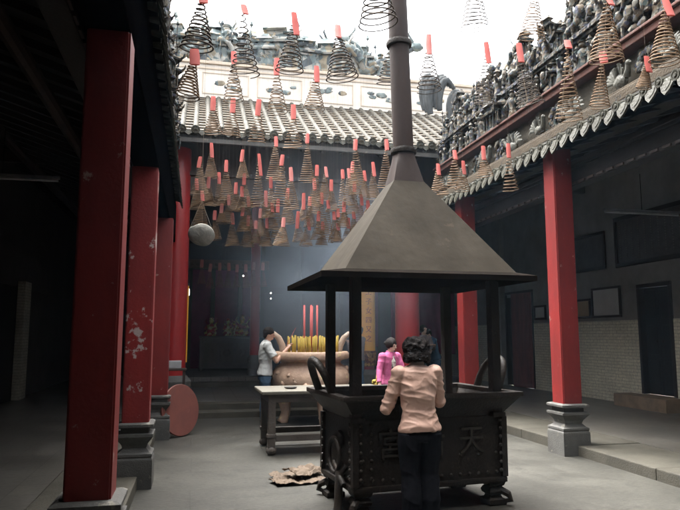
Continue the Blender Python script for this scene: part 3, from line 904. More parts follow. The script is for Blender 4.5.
def left_beam(t):
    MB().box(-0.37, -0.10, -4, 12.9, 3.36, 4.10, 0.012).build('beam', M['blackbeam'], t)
    MB().box(-0.42, -0.03, -4, 12.15, 4.101, 4.13).build('shade_board', M['blackbeam'], t)  # added dark board that paints the eave underside as shade
RR = gallery_roof('right gallery roof edged with pale drip tiles under a parapet crowded with ceramic figures', 4.55, 1, 4.4, 5)
LR = gallery_roof('left gallery roof seen edge-on with dark underside and lumpy ceramic parapet', -0.33, -1, 3.7, 8, fig_off=-0.16)
left_beam(LR)
MB().box(0.03, 0.42, -4, 12.15, 4.101, 4.13).build('shade_board', M['blackbeam'], RR)  # same added board, shade for the right eave underside
# sweeping grey curls where the right parapet meets the hall
def curl(parent, pts, w, th, name='curled_ornament', m=None):
    mb = MB()
    mb.tube(pts, [(th * (0.45 + 0.55 * math.sin(PI * min(1, 0.12 + 0.9 * i / (len(pts) - 1)))), w) for i in range(len(pts))], 12, ref=(0, 0, 1))
    return mb.build(name, m or M['curl'], parent, True, 60)
def arc(c, r, a0, a1, n=12, y=0):
    return [(c[0] + r * math.cos(a0 + (a1 - a0) * i / n), y, c[1] + r * math.sin(a0 + (a1 - a0) * i / n)) for i in range(n + 1)]

# ------------------------------------------------------------------ main hall roof
hr = thing('hall_roof', 'wide tiled roof of the main hall with pale cover tiles and a tall white ridge', 'roof', (0, 0, 0))
Ya, Za, Yb, Zb = 12.02, 5.40, 15.0, 7.22
L = math.hypot(Yb - Ya, Zb - Za)
dy, dz = (Yb - Ya) / L, (Zb - Za) / L
ny_, nz_ = -dz, dy
XA, XB = -4.6, 9.6
m = MB()
rows = 15
vs = []
for i in range(rows):
    for t_, h in ((i / rows, 0.035), ((i + 0.97) / rows, 0.0)):
        for x in (XA, XB):
            vs.append((x, Ya + dy * L * t_ + ny_ * h, Za + dz * L * t_ + nz_ * h))
fs = []
for i in range(2 * rows - 1):
    fs.append((2 * i, 2 * i + 1, 2 * i + 3, 2 * i + 2))
m.add(vs, fs)
m.build('pan_tiles', M['pan'], hr)
m = MB(); md = MB()
x = -1.6
rn = random.Random(21)
while x < 7.2:
    vs = []; st = []
    for i in range(rows):
        for t_, rr in ((i / rows, 0.058), ((i + 0.96) / rows, 0.053)):
            st.append((t_, rr * rn.uniform(0.97, 1.03)))
    jx = rn.uniform(-0.008, 0.008)
    for t_, rr in st:
        for j in range(7):
            a = PI * j / 6
            hx = rr * math.cos(a); hh = rr * math.sin(a) * 0.95 + 0.01
            vs.append((x + jx + hx, Ya - 0.05 + dy * (L + 0.05) * t_ + ny_ * hh, Za - 0.03 + dz * (L + 0.05) * t_ + nz_ * hh))
    fs = []
    for i in range(len(st) - 1):
        for j in range(6):
            a = i * 7 + j
            fs.append((a, a + 1, a + 8, a + 7))
    fs.append(tuple(range(7)))
    m.add(vs, fs)
    q = MB().lathe([(0.085, 0), (0.085, 0.02), (0.07, 0.024), (0.06, 0.012), (0.03, 0.012), (0.02, 0.022), (0, 0.024)], 12)
    mt = Matrix.Translation((x + jx, Ya - 0.05, Za + 0.02)) @ Matrix.Rotation(PI / 2, 4, 'X')
    md.add([mt @ Vector(p) for p in q.v], q.f)
    mt = Matrix.Translation((x + 0.125, Ya - 0.02, Za - 0.015)) @ Matrix.Rotation(-0.3, 4, 'X')
    md.prism([(-0.075, 0.03), (-0.07, -0.03), (0, -0.085), (0.07, -0.03), (0.075, 0.03)], 0.02, mt)
    x += 0.25
m.build('cover_tiles', M['barrel'], hr, True, 40)
md.build('eave_tiles', M['drip'], hr, True, 40)
m = MB()
v = []
for x in (XA, XB):
    v += [(x, Ya + 0.02, Za - 0.05), (x, Yb, Zb - 0.05), (x, 25, 4.9), (x, 25, 4.7), (x, Yb, Zb - 0.25), (x, Ya + 0.02, Za - 0.14)]
m.add(v, [tuple(range(6)), tuple(range(11, 5, -1))] + [(i, (i + 1) % 6, 6 + (i + 1) % 6, 6 + i) for i in range(6)])
m.build('roof_boards', M['rooftimber'], hr)
MB().box(-1.6, 7.2, Ya + 0.0, Ya + 0.06, Za - 0.21, Za - 0.125, 0.006).build('eave_board', M['plinth'], hr)
m = MB()
x = -4.4
while x < 9.4:
    m.bar((x, Ya + 0.1, Za - 0.2), (x, Yb, Zb - 0.3), 0.08, 0.1)
    x += 0.4
m.build('rafters', M['rooftimber'], hr)
m = MB()
m.box(-1.2, 5.8, 12.95, 13.15, 4.35, 4.75, 0.01)
m.box(-1.2, 5.8, 12.9, 13.2, 4.76, 4.85, 0.01)
m.box(-4.4, 9.4, 13.0, 13.1, 4.86, 5.75)
m.build('lintel', M['wood'], hr)
rg = MB().box(-3.4, 8.6, 14.85, 15.25, 7.05, 7.98, 0.01).build('ridge', M['ridgewall'], hr)
m = MB()
m.box(-3.4, 8.6, 14.80, 15.3, 7.985, 8.06, 0.01)
m.box(-3.4, 8.6, 14.82, 14.848, 7.08, 7.13, 0.004)
m.box(-3.4, 8.6, 14.83, 14.847, 7.86, 7.9, 0.004)
for k in range(9):
    x = -2.6 + k * 1.3
    for a, b, c, d in ((x, x + 1.1, 7.25, 7.27), (x, x + 1.1, 7.76, 7.78), (x, x + 0.02, 7.28, 7.75), (x + 1.08, x + 1.1, 7.28, 7.75)):
        m.box(a, b, 14.835, 14.846, c, d)
m.build('ridge_trim', M['ridgeline'], rg)
m = MB()
for k in range(9):
    x = -2.05 + k * 1.3
    for q in range(4):
        m.ball((x + rn.uniform(-0.35, 0.35), 14.846, 7.5 + rn.uniform(-0.14, 0.14)), rn.uniform(0.05, 0.11), 10, 6, (1.4, 0.12, 0.7), 0.5, k * 4 + q)
m.build('ridge_relief', M['figpale'], rg, True)
for z0_, nn, yv, k0 in ((8.06, 30, 14.95, 1.5), (8.1, 22, 15.1, 2.0)):
    for i in range(nn):
        x = -2.2 + 7.0 * (i + rn.uniform(0.25, 0.75)) / nn
        k = k0 * rn.uniform(0.75, 1.1)
        put('figurine', rn.choice(FIGP), hr, (x, yv, z0_), (0, 0, rn.uniform(-0.4, 0.4) + (PI if rn.random() < 0.5 else 0)), (k, k, k))
put('roof_jewel', MB().lathe([(0.08, 0), (0.14, 0.1), (0.06, 0.2), (0.16, 0.42), (0.18, 0.52), (0.12, 0.64), (0.05, 0.72), (0.1, 0.82), (0.04, 0.92), (0.0, 1.05)], 16).mesh('roof_jewel', M['figpale'], True, 50), hr, (1.73, 15.0, 8.06))
# big swept curls at the right end of the hall roof (gable crests rising behind the parapet)
def xz(pts, y): return [(p[0], y, p[1]) for p in pts]
for (x, y, z, k, lean) in ((4.62, 12.30, 6.55, 1.0, -0.1), (4.85, 12.32, 6.62, 0.9, 0.05), (5.18, 12.25, 6.25, 0.95, 0.0), (5.42, 12.28, 6.2, 0.8, 0.12)):
    P_ = []
    for i in range(11):
        a_ = -0.5 + 2.9 * i / 10
        P_.append((x + lean * (i / 10) + 0.20 * k * (1 - math.cos(a_)), y, z + k * (0.52 * math.sin(min(a_, PI / 2) if a_ > 0 else a_) - 0.26 * max(0, a_ - PI / 2))))
    mb = MB()
    for q in range(3):                          # plume of three overlapping strands
        mb.tube([(p[0] + 0.05 * q * k, p[1] - 0.03 * q, p[2] - 0.05 * q * k) for p in P_], [((0.05 + 0.05 * math.sin(PI * min(1, 0.1 + i / 10))) * k, 0.05) for i in range(11)], 9, ref=(1, 0, 0))
    mb.build('curled_ornament', M['curl'], hr, True, 60)

# entrance roof behind the camera's head (shades the near end of the courtyard)
er = thing('entrance_roof', 'roof of the entrance hall over the near end of the courtyard', 'roof', (0, 0, 0))
MB().box(-0.3, 4.5, -4.2, 3.3, 4.6, 4.78).build('ceiling_boards', M['rooftimber'], er)

# ------------------------------------------------------------------ columns
def base_profile(w):
    # half widths against height, square stone base: block, neck flare, fillet, waist, cap
    return [(0.0, w), (0.27, w), (0.29, w * 0.99), (0.31, w * 0.93), (0.32, w * 0.97), (0.345, w * 0.97), (0.36, w * 0.82), (0.40, w * 0.63),
            (0.44, w * 0.70), (0.505, w * 0.95), (0.515, w), (0.545, w), (0.55, w * 0.74), (0.60, w * 0.74), (0.605, w * 0.86), (0.615, w), (0.64, w), (0.655, w * 0.86)]
def square_column(name, label, x, y, w, red, z0=0.0, ztop=4.25, bw=0.19):
    t = thing(name, label, 'column', (x, y, 0), 0, 'square red columns on stone bases')
    b = MB().sq([(hw, z) for z, hw in base_profile(bw)])
    b.build('base', M['plinth'], t)
    s = bmesh.new()
    bmesh.ops.create_cube(s, size=1)
    bmesh.ops.scale(s, vec=(w, w, ztop - 0.656), verts=s.verts)
    bmesh.ops.translate(s, vec=(0, 0, (ztop + 0.656) / 2), verts=s.verts)
    bmesh.ops.bevel(s, geom=[e for e in s.edges if abs(e.verts[0].co.z - e.verts[1].co.z) > 1], offset=0.012, segments=2, affect='EDGES')
    MB().bm(s).build('shaft', red, t)
    return t
square_column('square_column', 'dark red square column nearest the camera at the left edge', -0.55, 3.93, 0.25, M['red'], ztop=3.355, bw=0.185)
square_column('square_column', 'red square column with large patches of peeled paint, second along the left walkway', -0.575, 7.12, 0.27, M['redworn'], ztop=3.355, bw=0.185)
square_column('square_column', 'red square column with a brown round board leaning on its base', -0.51, 10.2, 0.26, M['red'], ztop=3.355, bw=0.18)
square_column('square_column', 'bright red square column on the right kerb in front of framed papers', 4.865, 7.76, 0.275, M['red'], bw=0.195)
square_column('square_column', 'red square column on the right seen between the burner posts', 4.87, 10.9, 0.28, M['red'], bw=0.19)

def round_column(name, label, x, y, r, z0, m, ztop=5.3, n=28):
    t = thing(name, label, 'column', (x, y, z0), 0, 'round columns of the main hall')
    MB().lathe([(r * 1.45, 0), (r * 1.45, 0.16), (r * 1.3, 0.18), (r * 1.28, 0.24), (r * 1.5, 0.34), (r * 1.5, 0.44), (r * 1.2, 0.52), (r * 1.12, 0.55)], n).build('base', M['plinth'], t, True, 30)
    MB().lathe([(r, 0.551), (r, 1.5), (r * 0.985, ztop - z0)], n).build('shaft', m, t, True, 40)
    return t
lc = round_column('round_column', 'red round column at the left front of the main hall', -0.40, 13.0, 0.235, 0.22, M['redround'])
round_column('round_column', 'thick red round column behind the woman at the burner', 4.44, 13.05, 0.262, 0.22, M['redround'])
round_column('round_column', 'slim faded red column deep in the smoky hall above the man', 1.62, 17.9, 0.135, 0.45, M['redround'])
cc = round_column('round_column', 'crimson column wearing a yellow lettered board inside the hall', 3.86, 14.4, 0.215, 0.22, M['magenta'])
# carved drum and curved yellow couplet board, lettering wrapped round it
MB().lathe([(0.245, 0.62), (0.262, 0.65), (0.262, 0.92), (0.245, 0.96)], 28).build('carved_drum', M['carved'], cc, True, 40)
def couplet(parent, z0, z1, r, a_mid, half, chars, size, label=None):
    mb = MB()
    vs = []; n = 14
    for z in (z0, z1):
        for rr in (r, r + 0.022):
            for i in range(n + 1):
                a = a_mid - half + 2 * half * i / n
                vs.append((rr * math.sin(a), -rr * math.cos(a), z))
    k = n + 1
    fs = []
    for i in range(n):
        fs += [(k + i, k + i + 1, 3 * k + i + 1, 3 * k + i), (i, i + 1, k + i + 1, k + i), (2 * k + i, 2 * k + i + 1, 3 * k + i + 1, 3 * k + i), (i, i + 1, 2 * k + i + 1, 2 * k + i)]
    fs += [(0, k, 3 * k, 2 * k), (n, k + n, 3 * k + n, 2 * k + n)]
    mb.add(vs, fs)
    b = mb.build('couplet_board', M['gold'], parent, True, 40)
    for i, ch in enumerate(chars):
        z = z1 - 0.16 - i * size * 1.33
        mt = Matrix.Rotation(a_mid, 4, 'Z') @ Matrix.Translation((0, 0, z)) @ Matrix.Rotation(PI / 2, 4, 'X')
        glyph(ch, size, 0.006, M['goldred'], 'letter', b, mt, bend=r + 0.024)
couplet(cc, 0.97, 3.1, 0.217, R(6), R(62), '又之人工子女四又之', 0.16)
couplet(lc, 0.8, 2.3, 0.238, R(108), R(24), '', 0.2)

# ------------------------------------------------------------------ people
def person(label, loc, rz, H, arms, top, bottom, skin, hem=0.86, sleeve='long', lean=0.0, sway=0.0, pitch=0.0, yaw=0.0, hair='short',
           voxel=0.009, fold=(0.008, 6, (1, 1, 1.4)), inner=None, stance=0.1, wide=0.0):
    s = H / 1.7
    t = thing('person', label, 'person', loc, rz)
    rot = Matrix.Rotation(-lean, 4, 'X') @ Matrix.Rotation(sway, 4, 'Y')
    piv = Vector((0, 0, 0.92))
    def up(p):                                   # bend of the upper body about the hips
        return (rot @ (Vector(p) - piv) + piv) * s
    def S(p): return Vector(p) * s
    hm = Matrix.Translation(up((0, 0.0, 1.47))) @ rot @ Matrix.Rotation(yaw, 4, 'Z') @ Matrix.Rotation(-pitch, 4, 'X') @ Matrix.Scale(s, 4)
    hd = lambda p: hm @ Vector(p)
    def torso(mb, inf, z0):
        prof = [(0.80, 0.155, 0.105), (0.88, 0.168, 0.118), (0.97, 0.152, 0.108), (1.06, 0.136, 0.098), (1.16, 0.146, 0.106), (1.27, 0.163, 0.112),
                (1.36, 0.168, 0.102), (1.415, 0.13, 0.082), (1.45, 0.072, 0.062)]
        pr = [p for p in prof if p[0] > z0 + 0.01]
        a = next((p for p in reversed(prof) if p[0] <= z0 + 0.01), prof[0])
        fl = 0.022 if inf > 0 else 0
        pr = [(z0, a[1] + fl, a[2] + fl), (z0 + 0.03, a[1] + fl, a[2] + fl)] + [p for p in pr if p[0] > z0 + 0.05]
        mb.tube([up((0, -0.012 if z > 1.1 else 0, z)) for z, _, _ in pr], [((a_ + inf) * s, (b_ + inf) * s) for _, a_, b_ in pr], 22, ref=(1, 0, 0))
    J = {}
    for k in (-1, 1):
        el, wr = arms[k]
        J[k] = (up((k * 0.168, -0.01, 1.375)), up(el), up(wr))
    def arm(mb, k, inf, upto):
        sh, el, wr = J[k]
        mb.ball(sh, (0.062 + inf) * s, 12, 8)
        if upto == 'short':
            q = sh.lerp(el, 0.72)
            mb.tube([sh, sh.lerp(el, 0.4), q], [(0.056 + inf) * s, (0.056 + inf * 1.4) * s, (0.054 + inf * 1.9) * s], 12)
            return
        e = wr if upto == 'hand' else el.lerp(wr, 0.9)
        mb.tube([sh, sh.lerp(el, 0.5), sh.lerp(el, 0.92)], [(0.054 + inf) * s, (0.05 + inf) * s, (0.042 + inf) * s], 12)
        mb.ball(el, (0.042 + inf) * s, 12, 8)
        mb.tube([el.lerp(wr, 0.06), el.lerp(wr, 0.4), e], [(0.041 + inf) * s, (0.04 + inf) * s, (0.028 + inf * 1.25) * s], 12)
    def legs(mb, inf, z1):
        for k in (-1, 1):
            hx = k * 0.085; ax = k * stance
            mb.tube([S((hx, 0, 0.85)), S((hx * 1.05, 0.005, 0.72)), S((ax, 0.012, 0.49)), S((ax, -0.012, 0.32)), S((ax, -0.01, z1))],
                    [(0.088 + inf) * s, (0.08 + inf) * s, (0.056 + inf * 1.1) * s, (0.054 + inf * 1.3) * s, (0.038 + inf * 1.7) * s], 14)
    # body: one continuous skin
    b = MB()
    torso(b, -0.016, 0.86)
    b.tube([up((0, -0.01, 1.42)), hd((0, 0.004, 0.06))], [0.055 * s, 0.05 * s], 12)
    for k in (-1, 1):
        arm(b, k, 0, 'hand')
        sh, el, wr = J[k]
        d = (wr - el).normalized()
        side = d.cross(Vector((0, 0, 1)))
        side = side.normalized() if side.length > 0.1 else Vector((1, 0, 0))
        nrm = side.cross(d)
        inn = side * (-k)                        # thumb side, towards the middle
        b.tube([wr - d * 0.01 * s, wr + d * 0.045 * s, wr + d * 0.085 * s], [(0.022 * s, 0.026 * s), (0.018 * s, 0.040 * s), (0.014 * s, 0.038 * s)], 10, ref=nrm)
        for i, (off, ln) in enumerate(((0.029, 0.066), (0.010, 0.078), (-0.010, 0.072), (-0.028, 0.056))):
            p0 = wr + d * 0.08 * s + inn * off * s
            p1 = p0 + (d * 0.55 - nrm * 0.12) * ln * s
            p2 = p1 + (d * 0.34 - nrm * 0.34) * ln * s
            b.tube([p0, p1, p2], [0.0095 * s, 0.009 * s, 0.0075 * s], 7)
        p0 = wr + d * 0.025 * s + inn * 0.034 * s
        b.tube([p0, p0 + (d * 0.03 + inn * 0.022) * s, p0 + (d * 0.058 + inn * 0.02 - nrm * 0.012) * s], [0.013 * s, 0.011 * s, 0.009 * s], 7)
    legs(b, 0, 0.06)
    hb = MB()
    hb.ball((0, -0.006, 0.125), 0.1, 18, 12, (0.76, 0.94, 1.06))
    hb.ball((0, 0.028, 0.065), 0.06, 14, 9, (0.88, 0.95, 0.95))
    hb.tube([(0, 0.083, 0.135), (0, 0.10, 0.105), (0, 0.108, 0.088)], [0.011, 0.014, 0.017], 8)
    hb.ball((0, 0.088, 0.05), 0.02, 9, 6, (1.3, 0.6, 0.55))
    for k in (-1, 1):
        hb.ball((k * 0.075, -0.008, 0.11), 0.028, 9, 6, (0.35, 0.75, 1.1))
        hb.ball((k * 0.032, 0.075, 0.142), 0.02, 8, 6, (1.2, 0.6, 0.5))
    b.add([hd(p) for p in hb.v], hb.f)
    fuse(b, 'body', skin, t, voxel, 2)
    for k in (-1, 1):
        MB().add(*(lambda q: ([hd(p) for p in q.v], q.f))(MB().ball((k * 0.031, 0.084, 0.125), 0.0125, 10, 7, (1.2, 0.6, 0.6)))).build('eye', M['eye'], t, True)
    MB().add(*(lambda q: ([hd(p) for p in q.v], q.f))(MB().ball((0, 0.097, 0.05), 0.02, 10, 6, (1.2, 0.35, 0.3)))).build('mouth', M['lip'], t, True)
    # hair
    h = MB()
    if hair == 'bob':
        h.ball((0, -0.025, 0.125), 0.118, 22, 16, (0.98, 1.0, 0.98))
        h.ball((0, -0.055, 0.075), 0.1, 18, 10, (1.08, 0.75, 0.72))
        for k in range(15):
            a = PI * (0.93 + 1.14 * k / 14)
            h.ball((0.098 * math.cos(a), -0.025 + 0.09 * math.sin(a), 0.045 + 0.016 * math.sin(k * 2.3)), 0.036, 10, 7, (1, 1, 1.15))
        for k in range(26):
            a = 2.4 * k; e = -0.1 + 1.0 * (k / 26)
            h.ball((0.105 * math.cos(a) * math.cos(e), -0.025 + 0.108 * math.sin(a) * math.cos(e) * (1 if math.sin(a) < 0 else 0.5), 0.125 + 0.105 * math.sin(e)), 0.03, 9, 6)
        dsp = (0.010, 30, (1, 1, 0.9))
    elif hair == 'tied':
        h.ball((0, -0.025, 0.135), 0.113, 18, 12, (0.84, 0.98, 0.98))
        h.ball((0, -0.13, 0.11), 0.045, 12, 8)
        dsp = (0.006, 20, (1, 1, 0.6))
    else:
        h.ball((0, -0.022, 0.148), 0.108, 18, 12, (0.84, 0.96, 0.9))
        h.ball((0, -0.055, 0.085), 0.075, 14, 9, (0.98, 0.62, 0.8))
        dsp = (0.006, 22, (1, 1, 0.6))
    hh = MB().add([hd(p) for p in h.v], h.f)
    fuse(hh, 'hair', M['hair'], t, voxel, 2, (dsp[0] * s, dsp[1], dsp[2]))
    # clothes
    c = MB()
    torso(c, 0.016, hem)
    c.tube([up((0, -0.012, 1.40)), up((0, -0.008, 1.462))], [(0.10 * s, 0.08 * s), (0.066 * s, 0.06 * s)], 14, ref=(1, 0, 0))
    for k in (-1, 1):
        arm(c, k, 0.013, sleeve)
    fuse(c, 'shirt', top, t, voxel, 3, (fold[0] * s, fold[1], fold[2], 1))
    k_ = MB()
    k_.tube([up((0.062 * math.cos(a), -0.01 + 0.058 * math.sin(a), 1.462 - 0.02 * max(0, math.sin(a)))) for a in [2 * PI * i / 20 for i in range(20)]], [(0.018 * s, 0.009 * s)] * 20, 8, closed=True, ref=(0, 0, 1))
    k_.build('collar', top, t, True)
    if inner:
        q = MB()
        q.tube([up((0.0, 0.045, z)) for z in (0.9, 1.1, 1.3, 1.4)], [(0.075 * s, 0.085 * s), (0.07 * s, 0.078 * s), (0.075 * s, 0.088 * s), (0.045 * s, 0.05 * s)], 14, ref=(1, 0, 0))
        fuse(q, 'undershirt', inner, t, voxel, 2)
    g = MB()
    g.tube([S((0, 0, z)) for z in (0.78, 0.81, 0.84, 0.86)], [((a_ + 0.014) * s, (b_ + 0.014) * s) for a_, b_ in ((0.145, 0.10), (0.162, 0.112), (0.155, 0.105), (0.13, 0.09))], 20, ref=(1, 0, 0))
    legs(g, 0.014 + wide, 0.075)
    fuse(g, 'trousers', bottom, t, voxel, 3, (0.010 * s, 7, (1, 1, 0.6), 1))
    for k in (-1, 1):
        q = MB()
        q.tube([S((k * stance, -0.07, 0.035)), S((k * stance, -0.02, 0.045)), S((k * (stance + 0.008), 0.08, 0.036)), S((k * (stance + 0.012), 0.165, 0.024)), S((k * (stance + 0.013), 0.185, 0.02))],
               [(0.03 * s, 0.033 * s), (0.044 * s, 0.037 * s), (0.034 * s, 0.044 * s), (0.022 * s, 0.04 * s), (0.012 * s, 0.024 * s)], 12, ref=(0, 0, 1))
        q.build('shoe', M['shoe'], t, True)
    return t

woman = person('woman from behind in dusty pink blouse and black trousers at the iron burner', (1.80, 5.02, 0), R(-2), 1.53,
               {-1: ((-0.285, 0.06, 1.075), (-0.15, 0.26, 1.16)), 1: ((0.235, 0.09, 1.10), (0.06, 0.31, 1.2))},
               M['blouse'], M['black'], M['skinpale'], hem=0.865, lean=0.03, sway=-0.035, pitch=0.12, yaw=R(8), hair='bob', voxel=0.007, fold=(0.012, 5.5, (0.8, 1.0, 2.0)), stance=0.085, wide=0.014)
man = person('man in white shirt and jeans raising incense beside the stone urn', (1.22, 11.35, 0), R(-92), 1.68,
             {-1: ((-0.2, 0.2, 1.16), (-0.05, 0.37, 1.37)), 1: ((0.22, 0.17, 1.12), (0.05, 0.37, 1.36))},
             M['shirt'], M['jeans'], M['skin'], hem=0.86, sleeve='short', lean=0.06, pitch=0.22, hair='short', voxel=0.011)
pinkw = person('woman in a hot pink cardigan over a printed top standing beyond the burner', (3.0, 9.7, 0), R(-158), 1.50,
               {-1: ((-0.22, 0.1, 1.12), (-0.1, 0.3, 1.05)), 1: ((0.26, 0.02, 1.13), (0.33, 0.12, 0.92))},
               M['cardigan'], M['jeans'], M['skinpale'], hem=0.88, lean=0.03, pitch=0.3, yaw=R(12), hair='tied', voxel=0.011, inner=M['print'])
person('worshipper in pale top and dark trousers beside the yellow couplet column', (3.58, 13.9, 0.22), R(40), 1.52,
       {-1: ((-0.2, 0.12, 1.12), (-0.05, 0.3, 1.3)), 1: ((0.2, 0.12, 1.12), (0.05, 0.3, 1.3))}, M['greycloth'], M['bluecloth'], M['skin'], hair='short', voxel=0.014)
person('worshipper in a muted rose top half hidden behind the thick red column', (5.12, 13.9, 0.22), R(200), 1.55,
       {-1: ((-0.22, 0.1, 1.12), (-0.08, 0.3, 1.2)), 1: ((0.22, 0.1, 1.12), (0.08, 0.3, 1.2))}, M['greycloth'], M['black'], M['skinpale'], hair='tied', voxel=0.014)
person('bowing figure in blue clothes seen past the right burner post', (5.52, 14.2, 0.22), R(95), 1.5,
       {-1: ((-0.18, 0.2, 1.12), (-0.05, 0.36, 1.32)), 1: ((0.18, 0.2, 1.12), (0.05, 0.36, 1.32))}, M['bluecloth'], M['bluecloth'], M['skinpale'], sleeve='short', lean=0.3, pitch=0.3, hair='short', voxel=0.014)

# things held
o = MB().tube([(0, 0, 0), (0.0, 0, 0.34)], 0.004, 6).build('incense_stick', M['pink_stick'])
o.location = (1.60, 11.35, 1.38); o.rotation_euler = (0, R(28), 0)
tag(o, 'thin incense stick held up by the man in the white shirt', 'incense stick')
mb = MB()
for k in range(7):
    a = k * 0.9
    mb.ball((0.03 * math.cos(a), 0.03 * math.sin(a), 0.03 * math.sin(k * 2.1)), 0.032, 9, 6, (1, 1, 0.8), 0.3, k)
mb.tube([(0, 0, 0), (0.02, 0, 0.12)], 0.008, 6)
o = mb.build('flower_bunch', M['yellow'], None, True)
o.location = (2.74, 9.60, 0.82)
tag(o, 'small yellow flower bunch held low by the woman in pink', 'flowers')

# ------------------------------------------------------------------ iron joss-paper burner with hood and flue
br = thing('iron_burner', 'black riveted iron joss-paper burner with raised characters, corner posts, steel hood and tall flue', 'burner', (2.05, 5.97, 0), R(6))
b = MB()
b.rects([(-0.73, 0.73, -0.44, 0.44, 0.21), (-0.73, 0.73, -0.44, 0.44, 0.80), (-0.725, 0.725, -0.435, 0.435, 0.81), (-0.86, 0.86, -0.57, 0.57, 0.985), (-0.80, 0.80, -0.51, 0.51, 0.985), (-0.70, 0.70, -0.41, 0.41, 0.80), (-0.70, 0.70, -0.41, 0.41, 0.74)])
b.box(-0.76, 0.76, -0.47, 0.47, 0.205, 0.255, 0.012)
for x in (-0.735, 0.735):
    for y in (-0.445, 0.445):
        b.box(x - 0.03, x + 0.03, y - 0.03, y + 0.03, 0.256, 0.80, 0.006)
b.build('tank', M['iron'], br)
r = MB()
for x0, x1, y0, y1 in ((-0.88, 0.88, -0.59, -0.51), (-0.88, 0.88, 0.51, 0.59), (-0.88, -0.80, -0.509, 0.509), (0.80, 0.88, -0.509, 0.509)):
    r.box(x0, x1, y0, y1, 0.987, 1.03, 0.009)
r.build('rim', M['iron'], br)
a_ = MB(); vs = []; fs = []
for i in range(25):
    for j in range(15):
        x = -0.7 + 1.4 * i / 24; y = -0.41 + 0.82 * j / 14
        vs.append((x, y, 0.80 + 0.06 * mnoise.noise(Vector((x * 4, y * 4, 2)))))
for i in range(24):
    for j in range(14):
        k = i * 15 + j
        fs.append((k, k + 15, k + 16, k + 1))
a_.add(vs, fs).build('ash_bed', M['ash'], br, True)
rv = MB()
def rivet(x, y, z, nx, ny):
    mt = Matrix.Translation((x, y, z)) @ Vector((nx, ny, 0)).to_track_quat('Z', 'Y').to_matrix().to_4x4()
    q = MB().lathe([(0.017, -0.004), (0.016, 0.004), (0.011, 0.010), (0.0, 0.013)], 9)
    rv.add([mt @ Vector(p) for p in q.v], q.f)
for k in range(15):
    x = -0.66 + 1.32 * k / 14
    rivet(x, -0.4415, 0.30, 0, -1)
    if k % 2 == 0: rivet(x, -0.4415, 0.47, 0, -1)
for k in range(7):
    z = 0.32 + 0.075 * k
    for x in (-0.69, 0.69, -0.58): rivet(x, -0.4415 if abs(x) < 0.68 else -0.4765, z, 0, -1)
    for y in (-0.40, -0.30, 0.40): rivet(-0.7315 if abs(y) < 0.39 else -0.7665, y, z, -1, 0)
for k in range(9):
    rivet(-0.7315, -0.34 + 0.68 * k / 8, 0.30, -1, 0)
rv.build('rivets', M['ironworn'], br, True, 50)
for i, ch in enumerate('宮后天'):
    mt = Matrix.Translation((-0.40 + 0.40 * i, -0.449, 0.585)) @ Matrix.Rotation(PI / 2, 4, 'X')
    glyph(ch, 0.27, 0.012, M['ironworn'], 'raised_character', br, mt)
for x in (-0.66, 0.66):
    for y in (-0.37, 0.37):
        f = MB().sq([(0.085, 0), (0.09, 0.015), (0.088, 0.05), (0.06, 0.065), (0.052, 0.085), (0.075, 0.10), (0.082, 0.125), (0.07, 0.15), (0.058, 0.16), (0.075, 0.175), (0.085, 0.204)], (x, y, 0))
        sx = 1 if x > 0 else -1; sy = 1 if y > 0 else -1
        f.tube([(x + sx * 0.05, y + sy * 0.05, 0.13), (x + sx * 0.1, y + sy * 0.1, 0.10), (x + sx * 0.115, y + sy * 0.115, 0.05), (x + sx * 0.07, y + sy * 0.07, 0.03)], [0.035, 0.032, 0.028, 0.016], 9)
        f.build('foot', M['iron'], br)
for x, y, w in ((-0.725, -0.44, 0.088), (0.67, -0.44, 0.088), (-0.67, 0.44, 0.085), (0.64, 0.44, 0.085)):
    p = MB().box(x - w / 2, x + w / 2, y - w / 2, y + w / 2, 0.80, 2.07, 0.006)
    p.box(x - w * 0.75, x + w * 0.75, y - w * 0.75, y + w * 0.75, 0.80, 0.84, 0.006)
    p.build('post', M['iron'], br)
for sx, yc in ((-1, 0.05), (1, -0.02)):
    P = []
    for k in range(15):
        a = PI * k / 14
        yy = -0.20 * math.cos(a) * (1 + 0.12 * math.sin(a)); zz = 0.30 * math.sin(a) ** 0.75
        P.append((sx * (0.845 + 0.34 * zz + 0.25 * zz * zz), yc + yy, 1.02 + zz))
    MB().tube(P, [(0.036, 0.036)] * 15, 10, ref=(0, 1, 0)).build('lug_handle', M['iron'], br, True, 60)
lh = MB()
lh.ball((-0.75, -0.08, 0.60), 0.085, 12, 9, (0.6, 1, 1), 0.3, 4)
lh.tube([(-0.80, -0.08 + 0.15 * math.sin(a), 0.47 + 0.15 * math.cos(a)) for a in [2 * PI * k / 24 for k in range(24)]], 0.021, 8, closed=True)
lh.build('ring_handle', M['iron'], br, True, 60)
dr = MB()
dr.tube([(-0.735, -0.2, 0.40), (-0.79, -0.2, 0.34), (-0.80, -0.2, 0.2), (-0.80, -0.2, 0.05), (-0.80, -0.2, 0.0)], [(0.035, 0.06), (0.035, 0.06), (0.033, 0.06), (0.035, 0.07), (0.045, 0.08)], 10)
dr.tube([(-0.80, -0.34, 0.26), (-0.80, -0.2, 0.33), (-0.78, -0.02, 0.40)], 0.024, 9)
dr.build('side_bracket', M['iron'], br, True, 60)
hm_ = Matrix.Rotation(R(-5), 4, 'Z')
def HB(mb, name, m, smooth=False, ang=None, par=br):
    q = MB().add([hm_ @ Vector(p) for p in mb.v], mb.f)
    return q.build(name, m, par, smooth, ang)
cx0, cx1, cy0, cy1 = -0.845, 0.745, -0.78, 0.70
